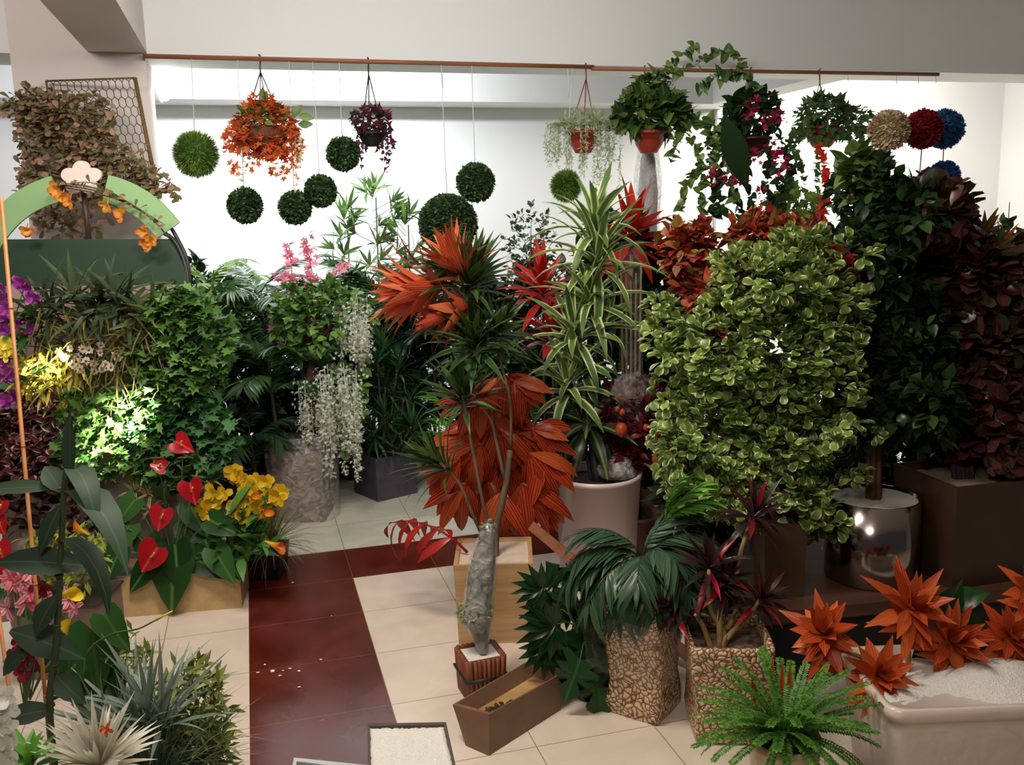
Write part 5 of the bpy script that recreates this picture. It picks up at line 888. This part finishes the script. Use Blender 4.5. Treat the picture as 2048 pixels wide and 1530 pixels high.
# brown pot croton
c = onplat(1915, 1140); D = (c-CAM)@Fc; r = thing('burgundy_croton', 'big burgundy-leaved croton tree in a large dark brown pot at the right', 'potted tree', c); g = RG(141); hz = S(205, D)
squarepot(r, c, S(92, D), hz, flat('brown_pot', (66, 44, 30), .5, noise=.2, nscale=6), flat('pale_filler', (150, 130, 112), .8, bump=.5), taper=.85, yaw=-YAW+.25); mb = MB()
for k in range(5): tube(mb, [c+Z*(hz-.05)+R0*(k-2)*.02, P(1925, 850, D)+R0*(k-2)*.03, P(1900+k*25, 620, D)], .016, .008, 6, 4)
mb.build('trunk', BARKD, r); BU = leafmat('burgundy_leaf', [(44, 24, 24), (60, 30, 30), (78, 46, 42), (50, 34, 28), (52, 58, 34), (96, 50, 44)], mid=(110, 40, 44), mw=.12, rough=.3, trans=.06); CRT = leafmat('croton_leaf', [(60, 84, 36), (96, 110, 40), (150, 70, 36)], mid=(200, 90, 40), mw=.25, edge=(40, 60, 30), ew=.7); mb = MB()
for x, y, a_, b_, n in ((1930, 560, 90, 100, 560), (1975, 700, 90, 110, 640), (1920, 820, 80, 90, 520), (1860, 440, 50, 60, 220), (1990, 850, 70, 80, 360), (1850, 420, 40, 50, 120)): cloud(mb, P(x, y, D+g.uniform(-.1, .1)), (S(a_, D), .3, S(b_, D)), int(n*1.5), .1, .036, 'petal', g, shell=.3, clus=4)
mb.build('foliage', BU, r)
for x, y, dx, dy in ((1895, 410, .2, 1), (1965, 470, .4, 1), (1990, 500, .8, .7), (1870, 470, -.2, 1), (2000, 560, .8, .3), (1940, 500, -.2, 1)): mb = MB(); rosette(mb, P(x, y, D-.1), gd(dx, dy, -.2), 12, S(62, D), .016, 'lance', g, .1, 1.3, 0, .6); mb.build('croton_tuft', CRT, r, label='green and orange croton leaf tuft')
bush('dark evergreen bush beyond the burgundy croton at the right edge', 2010, 560, 90, 120, 6.6, 1200, .09, .025, 'ovate', MIX, 142, potr=.18)
bush('dark low bush behind the brown pot at the right edge', 2040, 880, 80, 130, 5.9, 900, .1, .03, 'ovate', leafmat('dusky', [(50, 24, 26), (40, 44, 28), (70, 34, 30)]), 143)
# cream edged shrub
CE = leafmat('cream_edged_leaf', [(92, 118, 56), (118, 146, 66), (146, 170, 80)], edge=(222, 224, 170), ew=.58, trans=.25, rough=.32)
c = onplat(1575, 1195)+ay*.1; c[2] = zP; D = (c-CAM)@Fc; r = thing('variegated_shrub', 'large cream-edged round-leaved shrub filling the right centre', 'potted shrub', c); g = RG(144); squarepot(r, c, S(42, D), S(150, D), flat('ochre_brown_pot', (86, 60, 38), .6, noise=.3, nscale=10), SOIL, taper=.9); mb = MB()
tb = c+Z*S(145, D)
for x, y in ((1450, 640), (1540, 560), (1620, 650), (1500, 800), (1600, 900), (1400, 900), (1680, 560), (1470, 520), (1360, 720), (1660, 780)): tube(mb, [tb+g.normal(size=3)*[.03, .03, 0], P(1530+(x-1530)*.4, 900, D), P(x, y, D+g.uniform(-.1, .25))], .014, .005, 6, 4)
mb.build('trunk', flat('brown_twigs', (110, 70, 40), .7, noise=.3, nscale=20), r); mb = MB()
for x, y, a_, b_, n in ((1510, 565, 95, 75, 800), (1590, 565, 95, 85, 800), (1650, 640, 65, 90, 500), (1440, 700, 100, 110, 900), (1560, 720, 120, 120, 1200), (1420, 860, 90, 90, 800), (1540, 880, 120, 90, 1000), (1650, 800, 60, 110, 500), (1460, 970, 80, 40, 350), (1580, 980, 70, 60, 400), (1630, 1020, 45, 60, 200), (1345, 880, 35, 60, 140), (1350, 650, 30, 60, 100), (1480, 1000, 60, 40, 120), (1600, 500, 60, 40, 200))+tuple((x, y, 24, 20, 42) for x, y in ((1325, 610), (1322, 700), (1332, 790), (1318, 925), (1350, 990), (1700, 505), (1722, 600), (1705, 700), (1722, 840), (1695, 930), (1655, 1065), (1420, 1015), (1315, 660), (1500, 1040))): cloud(mb, P(x, y, D+g.uniform(-.08, .08)), (S(a_, D), .28, S(b_, D)), n, .058, .024, 'spoon', g, shell=.4, clus=6, bend=(.1, .7))
mb.build('foliage', CE, r)
# red-leaf shrub behind
D = 4.98; RL = leafmat('red_shrub_leaf', [(124, 22, 34), (160, 44, 38), (170, 80, 44), (150, 120, 54), (112, 20, 40)], trans=.22, rough=.5)
for lab, ells, s in (('deep red leafy shrub rising at the left shoulder of the cream-edged shrub', ((1375, 500, 58, 55, 420, 0), (1410, 575, 55, 55, 300, 0), (1425, 600, 36, 44, 170, -.42), (1440, 640, 26, 28, 80, -.42)), 145), ('orange-red leafy shrub over the middle of the cream-edged shrub', ((1520, 468, 70, 38, 420, 0), (1600, 478, 44, 40, 200, 0), (1480, 545, 26, 26, 80, -.42), (1590, 515, 24, 22, 60, -.42), (1690, 535, 16, 24, 36, -.42), (1640, 520, 22, 22, 50, -.3)), 146)):
    q = P(ells[0][0], ells[0][1]+60, D); c = q*[1, 1, 0]; r = thing('red_shrub', lab, 'shrub', c); g = RG(s); roundpot(r, c, .13, .16, .3, BLACKP, SOIL); mb = MB(); tube(mb, [c+Z*.25, q], .02, .012, 7, 1); 
    for x, y, a_, b_, n, o_ in ells: tube(mb, [q-Z*.2, P(x, y, D+o_)], .008, .004, 5, 1)
    mb.build('trunk', BARKD, r); mb = MB()
    for x, y, a_, b_, n, o_ in ells: cloud(mb, P(x, y, D+o_), (S(a_, D), .2 if not o_ else .06, S(b_, D)), n, .075, .026, 'ovate', g, shell=.2, clus=6)
    mb.build('foliage', RL, r)
GR2 = leafmat('moss_string', [(30, 84, 36), (50, 120, 50)]); q = P(1660, 890, 5.15); mb = MB()
for k in range(90): g_ = RG(400+k); x = 1625+g_.uniform(0, 75); tube(mb, [P(x, 850+g_.uniform(0, 20), 5.1), P(x+g_.uniform(-8, 8), 930, 5.08), P(x+g_.uniform(-12, 12), 985+g_.uniform(-40, 15), 5.08)], .0025, .0015, 3, 2)
mb.build('hanging_grass', GR2, loc=q, label='dark green stringy grass hanging between the cream-edged shrub and the chrome pot tree', cat='hanging grass')
bush('dark leafy bush in deep shade below the cream-edged shrub', 1400, 1010, 85, 90, 5.1, 800, .09, .02, 'lance', leafmat('shade_leaf', [(30, 40, 26), (44, 54, 34), (50, 30, 28)]), 147, potr=.2)
bush('yellow-green vine bush under the ivy basket', 1590, 430, 60, 50, 7.5, 300, .08, .035, 'ovate', leafmat('lime_round', [(120, 150, 60), (150, 176, 80), (90, 124, 54)], trans=.35), 148, clus=4)
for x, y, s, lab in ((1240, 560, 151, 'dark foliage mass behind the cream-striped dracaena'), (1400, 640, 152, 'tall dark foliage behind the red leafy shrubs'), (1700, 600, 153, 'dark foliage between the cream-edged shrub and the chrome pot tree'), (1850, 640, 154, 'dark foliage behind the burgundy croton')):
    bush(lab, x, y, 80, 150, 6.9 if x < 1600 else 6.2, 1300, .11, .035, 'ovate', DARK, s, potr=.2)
for x, y, s, D, lab in ((560, 720, 160, 8.6, 'dark shrub at the back between palms and pink blossoms'), (820, 760, 161, 8.8, 'dark shrub at the back beside the grey cube pot'), (960, 780, 162, 8.9, 'dark shrub at the back behind the orange broad leaves'), (1120, 780, 163, 8.4, 'dark shrub at the back behind the crimson strap-leaf plant'), (400, 640, 164, 8.4, 'dark shrub at the back beside the kiosk frame'), (700, 700, 165, 9.1, 'dark shrub near the back wall behind the wisteria'), (1180, 900, 166, 7.2, 'dark low shrub behind the round white pot'), (1560, 850, 167, 6.8, 'dark shrub in the gap behind the cream-edged shrub'), (1850, 900, 168, 6.9, 'added dark shrub covering the bright gaps behind the brown and chrome pots'), (1700, 920, 169, 6.6, 'added dark shrub covering the bright gap right behind the chrome pot'), (1330, 930, 190, 6.6, 'dark low shrub behind the bright lime palm fronds')):  # shrubs behind the chrome and brown pots are added to darken bright gaps
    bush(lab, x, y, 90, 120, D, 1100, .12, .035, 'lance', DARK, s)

# ------------------------------------------------------------ foreground left
DB = leafmat('broad_dark_leaf', [(34, 52, 38), (46, 66, 46)], mid=(66, 90, 62), mw=.08, rough=.6, trans=.1); D = 2.75; q = P(100, 1440, D); c = q*[1, 1, 0]; r = thing('tall_canna', 'tall dark broad-leaved plant with a segmented stem, closest at the left', 'potted plant', c); g = RG(170); roundpot(r, c, .1, .13, .25, BLACKP, SOIL)
mb = MB(); tube(mb, [c+Z*.2, q, P(112, 1290, D), P(122, 1100, D), P(130, 960, D), P(148, 880, D)], .011, .008, 9, 4)
for x, y in ((101, 1410), (108, 1330), (112, 1250), (118, 1150)): p = P(x, y, D); lathe(mb, p-Z*.004, [(.0125, 0), (.0135, .004), (.0125, .008)], 10)
mb.build('stem', flat('canna_stem', (56, 66, 36), .5, noise=.2, nscale=14), r); mb = MB()
for x, y, dx, dy, dz, L, W, bd in ((140, 965, .08, 1, 0, 150, 16, .1), (140, 950, .6, .8, -.1, 200, 26, 2.3), (132, 985, .8, .5, -.35, 270, 34, 1.7), (128, 975, -1, .1, -.1, 200, 17, .4), (122, 1010, -.3, -.6, -.3, 110, 20, .4), (125, 985, -.5, 1, 0, 80, 22, 1.2), (-8, 1125, 1, .1, -.15, 215, 32, .55), (118, 1080, 1, .5, -.1, 215, 24, 2.1), (115, 1190, -.4, -.6, -.5, 90, 24, .6), (20, 1262, .8, -.2, -.1, 160, 33, .9), (112, 1350, .5, -.2, -.4, 90, 24, 1.), (60, 1300, -.6, -.3, -.2, 90, 20, .9), (108, 1420, -.5, .2, -.4, 110, 24, 1.1)):
    p = P(x, y, D); ar = bd > 1.4; leaves(mb, [p], [gd(dx, dy, -.75 if ar else dz)], [Z if ar else gd(-dx*.3, 1, -.9)], S(L, D)*(1.15 if ar else 1), S(W, D), 'lance', bd, .25, g)
mb.build('leaves', DB, r)
for pts, lab in (([(2, 395), (45, 780), (60, 1050), (100, 1500)], 'long thin bamboo stake slanting down the left side of the picture'), ([(-14, 1150), (12, 1300), (30, 1440), (40, 1530)], 'short reddish bamboo stake at the bottom left corner')):
    D_ = 2.95; p = [P(x, y, D_) for x, y in pts]; t_ = p[-1]+(p[-1]-p[-2])*((p[-1][2])/(p[-2][2]-p[-1][2])); mb = MB(); tube(mb, [p[0], p[-1], t_], .0062, .0062, 8, 1)
    for k in (.2, .45, .7): e = p[0]+(p[-1]-p[0])*k; tube(mb, [e-Z*.003, e+Z*.003], .0075, None, 8, 1)
    mb.build('bamboo_stake', BAMB, loc=t_, label=lab, cat='bamboo stake', group='bamboo stakes at the left')
# left-edge red anthuriums, yellow calla and heart leaves
anthurium('anthurium', 'red anthuriums at the extreme left edge behind the tall dark plant', 10, 1200, 4.3, [(2, 1015, 36, -.2, -.6), (2, 1050, 36, .3, -.7), (4, 1105, 50, .3, -.8), (-5, 1145, 40, .2, -.9)], [(-10, 1180, 70, -.5, -.6), (30, 1150, 60, .6, -.6), (50, 1200, 60, .5, -.8)], 171)
anthurium('heart_leaf_plant', 'large green heart leaves low at the left, below the yellow calla', 170, 1420, 3.2, [], [(185, 1260, 130, .1, -1), (165, 1290, 110, -.3, -.9), (205, 1330, 120, .3, -1), (170, 1360, 100, .2, -1), (210, 1230, 90, .5, -.6), (150, 1330, 90, -.6, -.7), (225, 1390, 80, .7, -.7), (130, 1290, 80, -.5, -.5)], 172, cat='foliage plant')
callas('calla_lily', 'big yellow calla lilies among the lowest dark leaves at the left', 140, 1380, 3.0, [(112, 1190, 42, 1, .15), (132, 1275, 34, .2, 1)], 173, CALY)
callas('calla_lily', 'two orange and yellow calla lilies behind the tall dark plant stem', 170, 1150, 4.5, [(178, 1070, 30, -.6, .6), (175, 1095, 28, -.8, .3)], 174)
one(clump('lime_spray', 'yellow-green sprays of fine leaves behind the tall dark stem', 'foliage plant', (50, 1050, 215, 1180), 4.55, 420, .07, .009, 'tiny', leafmat('lime_spray_leaf', [(120, 134, 50), (160, 170, 70), (90, 110, 44)]), 175, dep=.15, ell=True, clus=5))
mb = MB(); D_ = 3.0; p = P(178, 1300, D_); tube(mb, [P(165, 1360, D_), p, P(225, 1268, D_), P(275, 1258, D_), P(312, 1240, D_)], .0035, .003, 6, 4); tube(mb, [P(312, 1240, D_), P(345, 1222, D_)], .0045, .002, 7, 1, mi=1); mb.build('flower_stalk', [STEM, flat('yellow_bud', (214, 200, 40), .5)], loc=P(165, 1360, D_), label='bent green flower stalk ending in a thin yellow bud', cat='flower stalk')
LIL = leafmat('pink_lily', [(226, 150, 160), (240, 190, 196), (206, 70, 90)], mid=(200, 50, 80), mw=.4, trans=.3); r = thing('pink_lily', 'pink and white lilies low at the left edge', 'lily', P(50, 1260, 3.8)*[1, 1, 0]); g = RG(176); ms = MB()
for x, y in ((22, 1155), (48, 1160), (60, 1185), (52, 1205), (30, 1165), (95, 1190), (140, 1200), (150, 1215), (62, 1145), (15, 1215), (85, 1265), (45, 1330)): p = P(x, y, 3.8); m = MB(); rosette(m, p, gd(g.uniform(-.5, .5), .2, -1), 6, .055, .013, 'petal', g, .9, 1.2, 0, .9); m.build('flower', LIL, r); tube(ms, [P(60, 1400, 3.8), p], .003, None, 4, 1)
ms.build('stems', STEM, r); MR = leafmat('maroon_flower', [(96, 14, 30), (130, 22, 40)], trans=.2); r = thing('maroon_orchid', 'dark maroon flowers below the pink lilies', 'flower', P(60, 1320, 3.6)*[1, 1, 0]); ms = MB()
for x, y in ((78, 1168), (88, 1175), (40, 1285), (48, 1300), (58, 1310), (45, 1320), (65, 1290), (30, 1310), (70, 1325), (50, 1345)): p = P(x, y, 3.6); m = MB(); orchid(m, p, .04, g); m.build('flower', MR, r); tube(ms, [P(50, 1420, 3.6), p], .003, None, 4, 1)
ms.build('stems', STEM, r)
c = GZ(150, 1330); c[2] = 0; r = thing('grey_crate', 'grey-brown box standing behind the heart leaves at the left', 'box', c); hb = P(150, 1180, DG(150, 1330))[2]; mb = MB(); box(mb, c+Z*hb/2, .42, .3, hb, R0, FH); mb.build('box_body', flat('grey_brown_board', (120, 100, 92), .7), r, smooth=False); mb = MB(); box(mb, c+Z*(hb+.006), .44, .32, .012, R0, FH); mb.build('lid', flat('dark_lid', (60, 46, 44), .6), r, smooth=False)
# grey-green grass bush
AG = leafmat('grey_grass', [(92, 108, 92), (124, 138, 120), (70, 88, 66)]); OLV = leafmat('olive_spray', [(74, 88, 40), (112, 124, 52), (150, 158, 70), (60, 76, 40)]); D = 3.15; q = P(300, 1500, D); c = q*[1, 1, 0]; r = thing('ornamental_grass', 'large grey-green wispy grass bush at the bottom left', 'grass plant', c); g = RG(177); roundpot(r, c, .14, .18, .35, BLACKP, SOIL); mb = MB()
for k in range(6): rosette(mb, q+fr(g.uniform(-.1, .1, 3))*[1, 1, .2]-Z*.12, Z+g.normal(size=3)*.12+R0*.12, 110, S(235, D), .0032, 'grass', g, .05, 1.15, .2, 1.3)
mb.build('fine_blades', AG, r); mb = MB()
for x, y, dx, dy in ((285, 1440, -.1, 1), (320, 1420, .3, 1), (250, 1440, -.6, .8), (300, 1400, .05, 1)): rosette(mb, P(x, y+40, D-.1), gd(dx, dy, -.2), 18, S(185, D), .009, 'lance', g, .05, .85, .1, .9)
mb.build('broad_blades', leafmat('silver_strap', [(106, 124, 108), (134, 150, 134)]), r)
mb = MB(); patch(mb, (300, 1330, 460, 1620), D+.05, 900, .06, .008, 'tiny', g, dep=.12, ell=True, clus=6, d0=(.4, -.3, .4)); patch(mb, (200, 1270, 300, 1360), D+.1, 160, .05, .007, 'tiny', g, ell=True, clus=5, d0=(0, -.3, .6)); mb.build('olive_sprays', OLV, r)
# white spiky flower, white orchid, lime sprig
WF = leafmat('ivory_petal', [(206, 200, 176), (226, 222, 204)], tip=(236, 232, 220), trans=.3, rough=.6); D = 2.6; q = P(200, 1530, D); c = q*[1, 1, 0]; r = thing('white_cactus_flower', 'big ivory many-petalled spiky flower at the bottom left', 'flower', c); g = RG(178); mb = MB(); tube(mb, [c, q], .008, .008, 7, 1); mb.build('stem', STEM, r)
mb = MB(); rosette(mb, q-Z*.01, gd(0, 1, -.45), 95, S(140, D), .0095, 'lance', g, .1, 1.5, -.1, .5, fold=.5); mb.build('petals', WF, r); mb = MB(); rosette(mb, P(212, 1458, D-.1), gd(.2, .5, -1), 7, .02, .005, 'petal', g, .3, 1.4); mb.build('orange_tuft', OG, r, label='small orange tuft')
r = thing('white_orchid', 'white orchid blossoms in the bottom left corner', 'orchid', P(0, 1530, 2.5)*[1, 1, 0]); g = RG(179); WO = leafmat('white_orchid_petal', [(222, 218, 206), (236, 234, 226)], trans=.3); ms = MB(); tube(ms, [P(-10, 1530, 2.5)*[1, 1, 0], P(-5, 1530, 2.5), P(5, 1390, 2.5)], .004, None, 6, 3); ms.build('stem', STEM, r)
for x, y in ((8, 1392), (22, 1415), (0, 1430), (15, 1450), (25, 1475), (2, 1480), (12, 1505), (30, 1520), (0, 1525), (215, 1540)): m = MB(); orchid(m, P(x, y, 2.47), .034, g); m.build('flower', WO, r)
D = 2.55; q = P(62, 1540, D); mb = MB(); rosette(mb, q, gd(0, 1, -.2), 14, S(95, D), .012, 'lance', g, .1, 1.2, .3, 1.4); rosette(mb, q+Z*.03, gd(.2, 1, -.2), 8, S(70, D), .014, 'lance', g, .1, 1.2, .3, 1.2); tube(mb, [q*[1, 1, 0], q], .006, None, 6, 1); mb.build('lime_sprig', GLO, loc=q*[1, 1, 0], label='bright green sprig between the white orchid and the ivory spiky flower', cat='foliage plant')

# floor litter
g = RG(180); mb = MB()
for x, y in ((516, 1346), (530, 1330), (560, 1352), (566, 1342), (598, 1343), (599, 1375), (642, 1320), (545, 1343), (580, 1338), (663, 1233), (585, 1166)):
    p = GZ(x, y)+Z*.002; a = g.uniform(0, 3); s_ = g.uniform(.006, .013); mb.add([p+np.array([math.cos(a+t)*s_*g.uniform(.6, 1.2), math.sin(a+t)*s_*g.uniform(.6, 1.2), g.uniform(0, .003)]) for t in (0, 1.2, 2.5, 3.8, 5)], [(0, 1, 2, 3, 4)])
mb.build('paper_scraps', flat('paper_white', (230, 226, 220), .8), loc=GZ(560, 1345), label='scatter of tiny white scraps on the red tiles', cat='scraps', kind='stuff')
